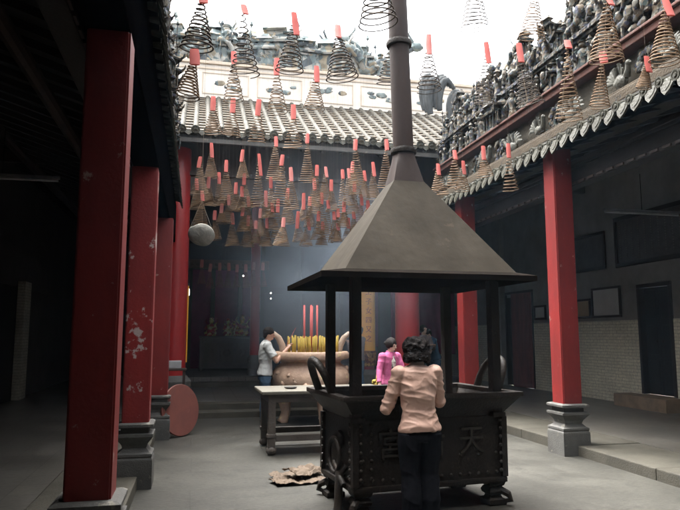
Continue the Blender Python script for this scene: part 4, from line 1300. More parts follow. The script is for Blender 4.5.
h = MB().rects([(cx0 + 0.02, cx1 - 0.02, cy0 + 0.02, cy1 - 0.02, 2.09), (cx0, cx1, cy0, cy1, 2.105), (-0.205, 0.105, -0.195, 0.115, 3.045)])
hood = HB(h, 'hood', M['hood'])
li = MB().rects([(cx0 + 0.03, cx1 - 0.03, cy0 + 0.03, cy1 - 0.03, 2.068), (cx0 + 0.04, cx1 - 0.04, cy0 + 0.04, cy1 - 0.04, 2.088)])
HB(li, 'hood_underside', M['matte_black'], par=hood)
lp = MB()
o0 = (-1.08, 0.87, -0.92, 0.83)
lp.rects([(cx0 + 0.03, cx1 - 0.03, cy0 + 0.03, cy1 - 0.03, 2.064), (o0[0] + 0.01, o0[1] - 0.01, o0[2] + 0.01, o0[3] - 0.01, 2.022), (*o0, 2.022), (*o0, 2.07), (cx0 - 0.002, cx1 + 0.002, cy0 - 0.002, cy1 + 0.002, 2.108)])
HB(lp, 'hood_lip', M['matte_black'], par=hood)
nk = MB(); vs = []; n = 32
for t_ in (0, 0.04, 0.35, 0.7, 1.0):
    for j in range(n):
        a = 2 * PI * j / n + PI / 4
        c_, s_ = math.cos(a), math.sin(a)
        q = 1 / max(abs(c_), abs(s_))
        rr = (1 - t_) * 0.155 * q + t_ * 0.104
        vs.append((-0.05 + rr * c_, -0.04 + rr * s_, 3.04 + 0.335 * t_))
fs = [(i * n + j, i * n + (j + 1) % n, (i + 1) * n + (j + 1) % n, (i + 1) * n + j) for i in range(4) for j in range(n)]
nk.add(vs, fs)
HB(nk, 'flue_neck', M['pipe'], True, 40)
tube_pts = [(-0.05, -0.04, 3.36), (-0.10, -0.04, 5.03), (-0.165, -0.04, 7.1)]
HB(MB().tube(tube_pts, [0.103, 0.101, 0.10], 28), 'flue', M['pipe'], True, 60)
for z_, x_ in ((3.385, -0.051), (4.52, -0.085)):
    HB(MB().lathe([(0.104, -0.03), (0.128, -0.025), (0.134, 0), (0.128, 0.025), (0.104, 0.03)], 28, (x_, -0.04, z_), cap=False), 'flue_collar', M['iron'], True, 60)

# ------------------------------------------------------------------ stone incense urn and its sticks
urn = thing('incense_urn', 'big pinkish stone incense urn with two horn handles behind the long table', 'urn', (2.06, 11.5, 0))
MB().lathe([(0.25, 0.40), (0.48, 0.43), (0.63, 0.55), (0.70, 0.72), (0.70, 0.85), (0.63, 0.98), (0.55, 1.04), (0.54, 1.08), (0.60, 1.11), (0.68, 1.125), (0.695, 1.15), (0.695, 1.225), (0.67, 1.255), (0.61, 1.255), (0.57, 1.20), (0.55, 1.10)], 48).build('bowl', M['urn'], urn, True, 40)
mb = MB()
for i in range(46):
    a = random.uniform(0, 6.28); e = random.uniform(-1, 1)
    z = 0.76 + 0.17 * e
    rr = 0.665 - 0.03 * e * e
    mb.ball((rr * math.cos(a), rr * math.sin(a), z), random.uniform(0.04, 0.085), 8, 6, (1, 1, 0.8), 0.5, i)
mb.build('relief', M['urn'], urn, True)
MB().ball((0, 0, 1.17), 0.56, 24, 8, (1, 1, 0.12), 0.1, 1).build('ash', M['ash'], urn, True)
for k in range(3):
    a = 2 * PI * k / 3 - PI / 2 + 0.35
    c_, s_ = math.cos(a), math.sin(a)
    MB().tube([(0.40 * c_, 0.40 * s_, 0.55), (0.47 * c_, 0.47 * s_, 0.38), (0.44 * c_, 0.44 * s_, 0.18), (0.48 * c_, 0.48 * s_, 0.05), (0.50 * c_, 0.50 * s_, 0.0)], [0.13, 0.12, 0.085, 0.09, 0.11], 14).build('leg', M['urn'], urn, True)
for s_, mm in ((-1, M['horn']), (1, M['horn'])):
    MB().tube([(s_ * 0.48, -0.05, 1.03), (s_ * 0.50, -0.06, 1.22), (s_ * 0.53, -0.08, 1.36), (s_ * 0.60, -0.09, 1.50), (s_ * 0.69, -0.09, 1.575), (s_ * 0.75, -0.09, 1.585)],
              [(0.06, 0.045), (0.062, 0.048), (0.06, 0.05), (0.055, 0.05), (0.045, 0.042), (0.028, 0.028)], 12, ref=(1, 0, 0)).build('horn_handle', mm, urn, True)
stick = MB().tube([(0, 0, 0), (0, 0, 0.34)], 0.015, 7).mesh('incense_stick', M['yellow'], True)
rs = random.Random(17)
for i in range(58):
    x = -0.40 + 0.86 * (i + rs.uniform(0.1, 0.9)) / 58
    y = rs.uniform(-0.32, 0.22)
    o = put('incense_stick', stick, None, (2.06 + x, 11.5 + y, 1.19), (rs.uniform(-0.05, 0.05), rs.uniform(-0.05, 0.05), 0), (1, 1, rs.uniform(0.86, 1.05)))
    tag(o, 'thick yellow incense stick packed upright in the stone urn', 'incense stick', 'yellow incense sticks in the urn')
ps = MB().tube([(0, 0, 0), (0, 0, 0.90)], 0.019, 8)
pst = ps.mesh('incense_stick', M['pink_stick'], True)
for (x, y, h_, lab) in ((-0.105, -0.05, 1.0, 'tall pink incense stick standing alone leftmost among the yellow sticks'), (0.0, -0.1, 1.0, 'tall pink incense stick, left one of the close pair in the urn'),
                        (0.045, 0.02, 0.985, 'tall pink incense stick, right one of the close pair in the urn'), (0.13, -0.03, 1.0, 'tall pink incense stick standing rightmost in the urn')):
    tag(put('incense_stick', pst, None, (2.06 + x - 0.02, 11.5 + y, 1.19), (0.01, rs.uniform(-0.015, 0.015), 0), (1, 1, h_)), lab, 'incense stick', 'tall pink incense sticks')

# ------------------------------------------------------------------ offering table, cardboard, round board, small box, bundle
tb = thing('offering_table', 'long worn table with pale top and grey legs in front of the urn', 'table', (0.87, 8.40, 0), R(1))
MB().box(0, 1.75, 0, 0.95, 0.775, 0.82, 0.012).build('tabletop', M['marble'], tb)
MB().box(0.09, 1.66, 0.06, 0.10, 0.67, 0.774, 0.008).box(0.09, 1.66, 0.85, 0.89, 0.67, 0.774, 0.008).box(0.09, 0.13, 0.101, 0.849, 0.67, 0.774, 0.008).box(1.62, 1.66, 0.101, 0.849, 0.67, 0.774, 0.008).build('apron', M['tableleg'], tb)
for x in (0.14, 1.61):
    for y in (0.1, 0.85):
        l = MB().box(x - 0.05, x + 0.05, y - 0.045, y + 0.045, 0.10, 0.772, 0.012)
        l.box(x - 0.062, x + 0.062, y - 0.056, y + 0.056, 0.22, 0.27, 0.012)
        l.ball((x, y, 0.06), 0.07, 12, 8, (1, 1, 0.86))
        l.build('leg', M['tableleg'], tb)
MB().box(0.19, 1.56, 0.075, 0.125, 0.17, 0.25, 0.008).build('stretcher', M['tableleg'], tb)
MB().box(0.19, 1.56, 0.825, 0.875, 0.17, 0.25, 0.008).build('stretcher', M['tableleg'], tb)
o = MB().lathe([(0.05, 0), (0.085, 0.012), (0.09, 0.022), (0.07, 0.014), (0.0, 0.01)], 20).build('dish', M['iron'], None, True)
o.location = (1.30, 8.8, 0.821)
tag(o, 'small black dish lying on the pale table top', 'dish')

mb = MB(); vs = []; fs = []
nx, ny = 34, 26
for i in range(nx):
    for j in range(ny):
        u = i / (nx - 1) * 2 - 1; v_ = j / (ny - 1) * 2 - 1
        q = mnoise.noise(Vector((u * 2.2, v_ * 2.0, 1.3)))
        e = 1 + 0.28 * mnoise.noise(Vector((math.atan2(v_, u) * 1.1, 4.4, 0)))
        x = u * 0.31 * e; y = v_ * 0.25 * e
        z = 0.008 + 0.045 * abs(q) + 0.02 * max(0, u * v_) + 0.02 * max(0, v_ - 0.3) + 0.02 * abs(mnoise.noise(Vector((u * 6, v_ * 6, 7))))
        vs.append((x, y, z))
for i in range(nx - 1):
    for j in range(ny - 1):
        k = i * ny + j
        fs.append((k, k + ny, k + ny + 1, k + 1))
mb.add(vs, fs)
o = mb.build('crumpled_cardboard', M['card'])
sm = o.modifiers.new('thickness', 'SOLIDIFY'); sm.thickness = 0.006
o.location = (1.13, 7.02, 0.004); o.rotation_euler = (0, 0, 0.15)
tag(o, 'crumpled brown cardboard lying on the courtyard floor by the burner', 'cardboard')
mb = MB(); vs = []; fs = []
for i in range(14):
    for j in range(10):
        u = i / 13 * 2 - 1; v_ = j / 9 * 2 - 1
        vs.append((u * 0.2, v_ * 0.13 + 0.02 * math.sin(u * 4), 0.03 + 0.05 * (1 - v_ * v_) * (0.6 + 0.4 * math.sin(3 * u)) + 0.03 * mnoise.noise(Vector((u * 3, v_ * 3, 9)))))
for i in range(13):
    for j in range(9):
        k = i * 10 + j
        fs.append((k, k + 10, k + 11, k + 1))
mb.add(vs, fs)
o = mb.build('crumpled_cardboard', M['card'])
sm = o.modifiers.new('thickness', 'SOLIDIFY'); sm.thickness = 0.006
o.location = (1.20, 7.06, 0.05); o.rotation_euler = (0.1, 0.06, 0.5)
tag(o, 'smaller folded cardboard flap standing on top of the crumpled cardboard', 'cardboard')

dsk = MB().lathe([(0.385, -0.02), (0.392, -0.012), (0.392, 0.012), (0.385, 0.02)], 56)
o = dsk.build('round_board', M['disc'])
o.matrix_world = Matrix.Translation((-0.19, 10.33, 0.40)) @ Vector((0.72, -0.68, 0.12)).to_track_quat('Z', 'Y').to_matrix().to_4x4()
tag(o, 'round oxide-red tabletop leaning on its edge against the third left column', 'round tabletop')
st = thing('small_stand', 'small dark wooden stand half hidden behind the round red board', 'stand', (-0.33, 11.75, 0.0))
MB().box(-0.2, 0.2, -0.18, 0.18, 0.93, 0.965, 0.006).build('top', M['wood'], st)
for x in (-0.16, 0.16):
    for y in (-0.14, 0.14):
        MB().box(x - 0.022, x + 0.022, y - 0.022, y + 0.022, 0, 0.929, 0.004).build('leg', M['wood'], st)
MB().box(-0.16, 0.16, -0.12, 0.12, 0.3, 0.32).build('shelf', M['wood'], st)
bxo = MB().box(-0.14, 0.14, -0.1, 0.1, 0, 0.13, 0.012)
o = bxo.build('metal_box', M['silverbox']); o.location = (-0.36, 11.78, 0.967)
tag(o, 'small white metal box on the dark stand behind the round board', 'box')

bt = thing('hanging_tray', 'pale mottled round ash tray hanging tilted below the coils beside the left eave', 'tray', (0.05, 10.8, 3.19))
tm_ = Vector((-0.12, -0.80, -0.58)).to_track_quat('Z', 'Y').to_matrix().to_4x4()
q = MB().lathe([(0.0, 0.0), (0.06, 0.002), (0.12, -0.006), (0.18, -0.03), (0.215, -0.07), (0.228, -0.072), (0.222, -0.06), (0.19, -0.018), (0.14, 0.012), (0.0, 0.022)], 36, cap=False)
pts = []
for p in q.v:
    a = math.atan2(p[1], p[0]); w = 1 + 0.09 * mnoise.noise(Vector((math.cos(a) * 1.3, math.sin(a) * 1.3, 3)))
    pts.append(tm_ @ Vector((p[0] * w * 1.0, p[1] * w * 0.92, p[2] + 0.012 * mnoise.noise(Vector((p[0] * 14, p[1] * 14, 1))))))
MB().add(pts, q.f).build('dish', M['bundle'], bt, True)
cd = MB()
for k in range(3):
    a = 2 * PI * k / 3 + 0.6
    e = tm_ @ Vector((0.22 * math.cos(a), 0.2 * math.sin(a), -0.07))
    cd.tube([tuple(e), (0, 0.05, 0.62)], 0.003, 5)
cd.tube([(0, 0.05, 0.62), (0, 0.05, 3.3)], 0.002, 5)
cd.build('cord', M['string'], bt)

# ------------------------------------------------------------------ altar, statues, lamps and hangings inside the hall
al = thing('altar_table', 'dark carved altar table at the back of the hall', 'altar', (0.98, 20.3, 0.45))
MB().box(-0.85, 0.85, 0, 0.8, 1.0, 1.07, 0.015).build('top', M['altar'], al)
mb = MB().box(-0.78, 0.78, 0.06, 0.74, 0.06, 0.999, 0.01)
mb.build('cabinet', M['altar'], al)
mb = MB()
for x in (-0.5, 0, 0.5):
    mb.box(x - 0.2, x + 0.2, 0.035, 0.058, 0.25, 0.85, 0.008)
    mb.lathe([(0.1, 0), (0.08, 0.01), (0, 0.012)], 16) if False else None
    mb.ball((x, 0.03, 0.55), 0.11, 14, 8, (1, 0.15, 1), 0.4, x)
mb.build('carved_panel', M['tableleg'], al)
for x in (-0.78, 0.78):
    MB().box(x - 0.05, x + 0.05, 0.0, 0.06, 0, 0.999, 0.01).build('leg', M['altar'], al)
def statue_mesh(seed, m):
    r = random.Random(seed)
    mb = MB()
    mb.lathe([(0.16, 0), (0.17, 0.04), (0.15, 0.1), (0.16, 0.16), (0.12, 0.28), (0.11, 0.36), (0.04, 0.42)], 18, sx=1.0, sy=0.75)
    mb.ball((0, 0, 0.46), 0.062, 14, 10)
    mb.lathe([(0.07, 0), (0.085, 0.02), (0.06, 0.06), (0.075, 0.11), (0.02, 0.15)], 14, (0, 0, 0.49))
    for s in (-1, 1):
        mb.tube([(s * 0.11, 0, 0.35), (s * 0.17, -0.05, 0.25), (s * 0.05, -0.13, 0.24)], [0.045, 0.045, 0.03], 9)
        mb.tube([(s * 0.08, -0.06, 0.12), (s * 0.15, -0.1, 0.1), (s * 0.12, -0.12, 0.0)], [0.055, 0.055, 0.04], 9)
        if r.random() < 0.8:
            mb.tube([(s * 0.10, 0.02, 0.36), (s * 0.2, 0.04, 0.5), (s * 0.16, 0.05, 0.6)], [0.02, 0.018, 0.008], 7)
    return mb.mesh('statue', m, True, 45)
for x, h_, m_, lab in ((0.50, 1.0, M['statuered'], 'small seated deity statue alone at the left end of the altar'), (1.02, 0.95, M['statuered'], 'slim red statue left of the golden pair on the altar'),
                       (1.22, 0.8, M['statue'], 'golden statue in the middle of the altar'), (1.47, 1.12, M['statue'], 'tall golden crowned statue near the right end of the altar')):
    o = put('statue', statue_mesh(int(x * 100), m_), None, (x, 20.62, 1.521), (0, 0, random.uniform(-0.3, 0.3)), (h_ * (0.8 if m_ is M['statuered'] and x > 1 else 1.0), h_, h_ * 0.92))
    tag(o, lab, 'statue', 'statues on the altar')
sd = thing('side_cabinet', 'dark teal draped cabinet right of the altar behind the man', 'cabinet', (2.2, 20.1, 0.45))
MB().box(-0.3, 0.3, 0, 0.6, 0, 1.02, 0.02).build('drape', mat('teal_cloth', (0.03, 0.09, 0.105), (0.02, 0.06, 0.075), rough=0.8), sd)
MB().box(-0.33, 0.33, -0.03, 0.63, 1.021, 1.07, 0.01).build('top', M['altar'], sd)
sh = thing('deity_shrine', 'tall dark shrine frame standing behind the altar statues', 'shrine', (1.0, 21.6, 0.45))
for x in (-1.2, -0.45, 0.45, 1.2):
    MB().box(x - 0.07, x + 0.07, -0.07, 0.07, 0, 3.3, 0.01).build('post', M['wood'], sh)
mb = MB().box(-1.4, 1.4, -0.1, 0.1, 3.301, 3.6, 0.02)
for k in range(9):
    mb.ball((-1.2 + 0.3 * k, -0.1, 3.45), 0.09, 10, 7, (1.2, 0.4, 0.8), 0.4, k)
mb.build('carved_head_board', M['wood2'], sh)
MB().box(-1.3, 1.3, 0.3, 0.4, 0, 3.3).build('back_panel', M['purple'], sh)
for (x0, x1, y, z0, z1, lab) in ((5.9, 6.5, 18.9, 1.05, 3.5, 'dark crimson hanging cloth seen between the thick red column and the burner post'), (6.75, 8.1, 19.1, 0.95, 3.6, 'wider dark crimson hanging cloth behind the bowing figure'),
                                 (4.75, 5.4, 18.6, 1.2, 3.4, 'dark crimson hanging cloth right of the yellow couplet board')):
    t = thing('hanging_cloth', lab, 'hanging', ((x0 + x1) / 2, y, 0), 0, 'crimson hangings in the hall')
    w = x1 - x0
    m_ = MB(); vs = []; fs = []
    for i in range(31):
        x = -w / 2 + w * i / 30
        for z in (z0, (z0 + z1) / 2, z1):
            vs.append((x, 0.025 * math.sin(i * 0.9) * (1.3 - 0.3 * (z - z0)), z))
    for i in range(30):
        for j in range(2):
            k = i * 3 + j
            fs.append((k, k + 3, k + 4, k + 1))
    m_.add(vs, fs)
    c_ = m_.build('cloth', M['purple'], t, True)
    c_.modifiers.new('thickness', 'SOLIDIFY').thickness = 0.01
    MB().tube([(-w / 2 - 0.08, 0, z1), (w / 2 + 0.08, 0, z1)], 0.02, 8).build('rod', M['wood'], t)
for (x, y, z, h_, r_, lab) in ((-0.17, 15.8, 2.58, 0.24, 0.028, 'lit tubular lamp at the left edge of the dark hall'), (-0.2, 15.8, 2.26, 0.13, 0.04, 'lit bulb under the tubular lamp at the left edge of the hall'),
                               (1.84, 16.0, 2.60, 0.07, 0.032, 'upper of two tiny lit bulbs left of the slim column'), (1.84, 16.0, 2.46, 0.06, 0.028, 'lower of two tiny lit bulbs left of the slim column'),
                               (1.14, 16.0, 3.02, 0.07, 0.034, 'tiny lit bulb among the dim coils inside the hall')):
    t = thing('hall_lamp', lab, 'lamp', (x, y, z), 0, 'lit lamps in the hall')
    h_, r_ = h_ * 0.7, r_ * 0.6
    MB().lathe([(0.002, -h_ / 2), (r_ * 0.8, -h_ / 2 + 0.01), (r_, 0), (r_ * 0.7, h_ / 2 - 0.01), (0.002, h_ / 2)], 14).build('bulb', M['lamp'], t, True)
    MB().tube([(0, 0, h_ / 2), (0, 0, 4.7 - z)], 0.005, 6).build('cord', M['wood'], t)

# ------------------------------------------------------------------ boards and papers on the right wall, unlit tubes
def framed(name, label, cat, y0, y1, z0, z1, face, group=None, fw=0.05, lines=0, lm=None):
    t = thing(name, label, cat, (8.83, 0, 0), 0, group)
    m_ = MB()
    x0, x1 = -0.045, -0.004
    m_.box(x0, x1, y0, y1, z0, z0 + fw, 0.006).box(x0, x1, y0, y1, z1 - fw, z1, 0.006)
    m_.box(x0, x1, y0, y0 + fw, z0 + fw + 0.001, z1 - fw - 0.001, 0.006).box(x0, x1, y1 - fw, y1, z0 + fw + 0.001, z1 - fw - 0.001, 0.006)
    m_.build('frame', M['frame'], t)
    MB().box(-0.022, -0.006, y0 + fw, y1 - fw, z0 + fw, z1 - fw).build('sheet', face, t)
    if lines:
        q = MB(); r_ = random.Random(int(y0 * 10))
        n = lines
        for i in range(n):
            yy = y0 + fw + 0.08 + (y1 - y0 - 2 * fw - 0.16) * i / (n - 1)
            z = z1 - fw - 0.1
            while z > z0 + fw + 0.1:
                hh = r_.uniform(0.015, 0.03)
                q.box(-0.027, -0.0225, yy - 0.016, yy + 0.016, z - hh, z)
                z -= hh + r_.uniform(0.02, 0.035)
        q.build('lettering', lm, t)
    return t
framed('framed_paper', 'large white framed sheet on the brick wall right of the red column', 'framed sheet', 11.86, 12.87, 1.93, 2.60, M['paper'])
framed('framed_paper', 'small yellowed framed sheet beside the large white one', 'framed sheet', 12.93, 13.56, 1.93, 2.38, M['paperbrown'])
framed('framed_paper', 'small pale framed sheet left of the red column near the open door', 'framed sheet', 14.85, 15.42, 1.95, 2.32, M['paper'])
framed('carved_board', 'wide dark board with faded lettering high on the right wall', 'board', 8.7, 11.95, 2.98, 4.06, M['board'], None, 0.09, 16, M['boardpale'])
framed('carved_board', 'dark blank board on the right wall behind the bright red column', 'board', 12.3, 13.6, 3.0, 3.85, M['board'], None, 0.07)
for x0, x1, y, z, lab in ((7.2, 8.75, 10.0, 3.77, 'thin unlit fluorescent tube in the right gallery above the dark board'), (-3.6, -2.06, 10.0, 3.84, 'thin unlit fluorescent tube in the left gallery')):
    t = thing('fluorescent_tube', lab, 'tube light', (0, y, z))
    MB().tube([(x0, 0, 0), (x1, 0, 0)], 0.02, 10).build('tube', M['tube'], t, True, 50)
    MB().box(x0 - 0.02, x1 + 0.02, -0.035, 0.035, 0.022, 0.065, 0.006).build('housing', M['tubebody'], t)
    MB().tube([((x0 + x1) / 2, 0, 0.06), ((x0 + x1) / 2, 0, 0.75)], 0.006, 6).build('hanger', M['matte_black'], t)

# ------------------------------------------------------------------ incense coils
# each: point of the cone (x,y,z), middle of its lowest ring (x,y,z), ring radius, tag length
FAR = [(0.01,10.04,4.26, 0.02,10.10,3.75, 0.143,0.19), (0.19,11.22,4.81, 0.22,11.28,4.32, 0.142,0.28), (0.46,11.20,4.53, 0.49,11.27,3.94, 0.142,0.23), (0.34,11.34,4.34, 0.36,11.41,3.83, 0.135,0.22), (0.75,11.20,4.74, 0.76,11.25,4.31, 0.135,0.23), (1.02,11.07,4.56, 1.05,11.16,3.85, 0.142,0.41), (0.79,11.24,4.32, 0.83,11.30,3.79, 0.135,0.22), (0.75,11.28,4.10, 0.76,11.33,3.74, 0.135,0.20), (1.25,11.15,4.26, 1.27,11.22,3.69, 0.135,0.22), (0.05,11.36,4.01, 0.05,11.43,3.48, 0.142,0.20), (-0.05,11.45,4.23, -0.05,11.50,3.81, 0.126,0.22), (0.52,11.35,3.95, 0.54,11.40,3.56, 0.117,0.20), (0.29,11.44,3.68, 0.30,11.49,3.26, 0.117,0.18), (0.41,11.40,3.80, 0.42,11.43,3.51, 0.117,0.18), (0.59,11.38,3.62, 0.60,11.44,3.14, 0.135,0.22), (0.86,11.28,3.92, 0.87,11.34,3.46, 0.126,0.20), (0.79,11.32,3.74, 0.81,11.36,3.40, 0.126,0.16), (0.88,11.32,3.58, 0.88,11.38,3.14, 0.135,0.20), (1.17,11.20,3.97, 1.19,11.24,3.63, 0.135,0.31), (1.09,11.25,3.71, 1.11,11.30,3.31, 0.117,0.18), (1.20,11.25,3.54, 1.22,11.30,3.15, 0.135,0.20), (1.39,11.17,3.85, 1.41,11.24,3.24, 0.135,0.25), (1.31,10.95,4.96, 1.33,11.03,4.32, 0.142,0.20), (1.28,9.75,4.29, 1.29,9.84,3.59, 0.143,0.19), (1.49,10.32,4.22, 1.51,10.39,3.60, 0.142,0.25), (1.75,10.18,4.81, 1.76,10.27,4.14, 0.142,0.18), (1.84,11.06,3.93, 1.85,11.10,3.58, 0.135,0.31), (1.40,10.44,3.42, 1.40,10.49,3.03, 0.142,0.17), (1.75,11.12,3.60, 1.76,11.17,3.21, 0.117,0.32), (1.92,11.09,3.52, 1.93,11.14,3.12, 0.135,0.22), (1.92,10.21,4.28, 1.92,10.29,3.68, 0.142,0.20), (2.01,10.98,4.23, 2.02,11.04,3.71, 0.135,0.22), (2.31,10.91,4.21, 2.32,10.97,3.76, 0.135,0.22), (2.50,10.84,4.41, 2.54,10.95,3.56, 0.135,0.18), (2.15,10.98,3.98, 2.16,11.06,3.33, 0.135,0.22), (2.26,10.97,3.87, 2.26,11.05,3.28, 0.126,0.16), (2.37,10.97,3.67, 2.39,11.03,3.19, 0.135,0.16), (2.11,11.03,3.66, 2.11,11.09,3.22, 0.126,0.18), (2.18,11.04,3.49, 2.20,11.08,3.15, 0.108,0.16), (2.43,10.98,3.48, 2.44,11.02,3.19, 0.108,0.14), (2.68,10.79,4.53, 2.70,10.85,4.03, 0.135,0.22), (2.40,9.46,4.53, 2.41,9.54,3.89, 0.143,0.19), (2.72,10.82,4.19, 2.74,10.89,3.67, 0.135,0.20), (2.88,10.76,4.38, 2.89,10.82,3.94, 0.126,0.20), (3.03,10.71,4.50, 3.05,10.78,3.94, 0.135,0.27), (2.87,9.35,4.53, 2.89,9.44,3.81, 0.143,0.19), (2.84,10.83,3.95, 2.85,10.88,3.49, 0.126,0.20), (2.55,10.91,3.83, 2.57,10.95,3.44, 0.126,0.20), (2.71,10.89,3.68, 2.72,10.93,3.37, 0.117,0.14), (2.63,10.93,3.54, 2.63,10.97,3.24, 0.117,0.20), (2.96,10.81,3.86, 2.97,10.85,3.56, 0.108,0.18), (0.17,11.39,4.26, 0.18,11.44,3.85, 0.126,0.22), (0.65,11.30,4.16, 0.66,11.35,3.74, 0.126,0.22), (1.56,11.10,4.06, 1.57,11.17,3.56, 0.135,0.20), (1.95,11.03,3.93, 1.96,11.09,3.46, 0.126,0.18), (2.20,10.91,4.45, 2.21,10.97,3.95, 0.135,0.20), (2.44,10.95,3.72, 2.45,11.00,3.31, 0.117,0.16), (1.28,11.20,3.82, 1.30,11.25,3.42, 0.126,0.18), (1.01,11.30,3.51, 1.02,11.34,3.15, 0.117,0.16), (2.60,10.82,4.42, 2.61,10.89,3.88, 0.135,0.20)]
MID = [(0.18,9.83,5.16, 0.19,9.89,4.69, 0.150,0.25), (0.48,9.61,5.07, 0.49,9.66,4.63, 0.155,0.25), (0.87,9.52,5.04, 0.88,9.59,4.53, 0.155,0.28), (-0.07,5.17,3.83, -0.10,5.22,3.51, 0.095,0.15), (0.42,8.65,5.41, 0.44,8.72,4.82, 0.155,0.21), (1.02,8.53,5.29, 1.04,8.61,4.63, 0.155,0.27), (1.64,8.82,5.36, 1.64,8.89,4.83, 0.155,0.27), (1.39,9.41,4.97, 1.42,9.48,4.40, 0.155,0.25)]
BIG = [(-0.02,5.29,4.44, -0.06,5.36,3.95, 0.142,0.17), (0.44,7.01,5.27, 0.49,7.09,4.58, 0.185,0.14), (1.08,7.36,5.35, 1.05,7.44,4.74, 0.185,0.32), (1.56,7.02,5.13, 1.61,7.08,4.53, 0.185,0.19), (2.43,7.62,5.43, 2.38,7.71,4.84, 0.185,0.18), (1.60,5.56,5.19, 1.65,5.63,4.55, 0.185,0.15), (3.13,8.10,5.64, 3.14,8.18,5.00, 0.185,0.33), (3.59,7.53,6.57, 3.65,7.63,5.72, 0.185,0.19), (4.26,8.60,5.86, 4.25,8.69,5.13, 0.185,0.37), (4.25,7.09,6.08, 4.25,7.18,5.39, 0.178,0.18), (3.93,7.02,5.11, 4.05,7.08,4.42, 0.185,0.28), (4.15,5.55,5.05, 4.16,5.63,4.41, 0.185,0.15), (4.24,4.84,4.61, 4.27,4.90,4.10, 0.161,0.20), (4.29,5.86,4.57, 4.30,5.92,4.05, 0.121,0.14), (4.20,6.38,4.95, 4.26,6.48,4.08, 0.178,0.12), (4.28,5.18,4.20, 4.29,5.21,3.99, 0.084,0.17)]
PAR = [(3.40,8.53,3.95, 3.44,8.57,3.57, 0.132,0.18), (3.76,8.45,3.98, 3.77,8.48,3.66, 0.132,0.21), (4.04,8.35,4.19, 4.06,8.40,3.83, 0.124,0.22), (4.31,8.10,4.17, 4.32,8.17,3.61, 0.129,0.22), (3.63,8.45,4.16, 3.66,8.51,3.66, 0.161,0.15)]

ORD = ['first', 'second', 'third', 'fourth', 'fifth', 'sixth', 'seventh', 'eighth', 'ninth', 'tenth', 'eleventh', 'twelfth', 'thirteenth', 'fourteenth', 'fifteenth']
rc = random.Random(5)
def coil(entry, label, group, turns, wire, m, tm, ztop, threads=0, pw=0.07):
    ax, ay, az, bx, by, bz, rad, tl = entry
    bx += rc.uniform(-0.035, 0.035); by += rc.uniform(-0.06, 0.06); bz += (az - bz) * rc.uniform(-0.08, 0.07); rad *= rc.uniform(0.88, 1.08)
    d = Vector((bx - ax, by - ay, bz - az))
    Lc = d.length
    t = thing('incense_coil', label, 'incense coil', (ax, ay, az), 0, group)
    q = Vector((0, 0, -1)).rotation_difference(d.normalized()).to_matrix().to_4x4()
    n = 18
    N = int(turns * n)
    P = []; ph = rc.uniform(0, 6.28); pw_ = rc.uniform(0.9, 1.12); wob = rc.uniform(0.01, 0.03)
    for i in range(N + 1):
        f = i / N
        rr = rad * (0.05 + 0.95 * f ** (pw_ * 1.08))
        a = ph + 2 * PI * turns * f
        z = tl * 0.28 - (Lc + tl * 0.28) * f ** 0.95
        tilt = 0.05 * math.sin(f * 9 + ph)
        P.append((rr * math.cos(a), rr * math.sin(a), z + rr * (tilt + wob) * math.cos(a + ph)))
    m_ = MB().tube(P, wire, 4, ref=(0, 0, 1))
    w = MB().add([q @ Vector(p) for p in m_.v], m_.f)
    w.build('spiral', m, t, True)
    tg = MB()
    k = rc.uniform(-0.10, 0.10); k2 = rc.uniform(-0.06, 0.06)
    tg.tube([(0, -0.012, tl * 0.48), (k * tl * 0.4, -0.15 * rad - 0.012, 0), (k * tl * 0.8, -0.36 * rad - 0.014, -tl * 0.52)], [(pw * 0.42, 0.010), (pw * 0.5, 0.013), (pw * 0.46, 0.010)], 8, ref=(1, 0, 0))
    o = tg.build('paper_tag', tm, t, True, 50)
    o.rotation_euler = (0, 0, rc.uniform(-0.45, 0.3))
    s_ = MB().tube([(0, 0, 0), (0, 0, ztop - az)], 0.0007, 4)
    for j in range(threads):
        a = ph + 2 * PI * j / threads
        e = q @ Vector((rad * 0.98 * math.cos(a), rad * 0.98 * math.sin(a), -Lc * 0.97))
        s_.tube([(0, 0, -0.02), tuple(e)], 0.0022, 4)
    s_.build('string', M['string'], t)
    return t
def rows_of(lst, step):
    """sort into rows by how high they hang, left to right inside a row"""
    z = sorted(lst, key=lambda e: -(e[5] - 1.55) / e[4])
    rows = []
    for i in range(0, len(z), step):
        rows.append(sorted(z[i:i + step], key=lambda e: e[3] / e[4]))
    return rows
RN = ['topmost', 'second-highest', 'third-highest', 'third-lowest', 'second-lowest', 'lowest']
for ri, row in enumerate(rows_of(FAR, 12)):
    for i, e in enumerate(row):
        coil(e, 'small brown incense coil, %s from left in the %s row below the hall eave' % (ORD[i], RN[ri]), 'small coils below the hall eave', rc.choice((18, 19, 20)), 0.0053, M['coil'], M['tag'] if rc.random() < 0.75 else M['tagpale'], 6.9, 0, 0.068)
for ri, row in enumerate(rows_of(MID, 4)):
    for i, e in enumerate(row):
        coil(e, 'tan incense coil before the tiled roof, %s from left in the %s row of four' % (ORD[i], ('upper', 'lower')[ri]), 'coils in front of the hall roof', 14, 0.0066, M['coil'], M['tag'], 7.2, 0, 0.085)
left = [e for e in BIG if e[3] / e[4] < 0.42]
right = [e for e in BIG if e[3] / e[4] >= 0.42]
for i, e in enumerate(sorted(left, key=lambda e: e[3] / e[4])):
    coil(e, 'large dark incense coil against the white sky, %s from left along the top' % ORD[i], 'large coils hanging highest', rc.choice((12, 13, 14)), 0.0078, M['coilbacklit'], M['tag'] if i < 3 else M['tagpale'], 7.4, 0, 0.085)
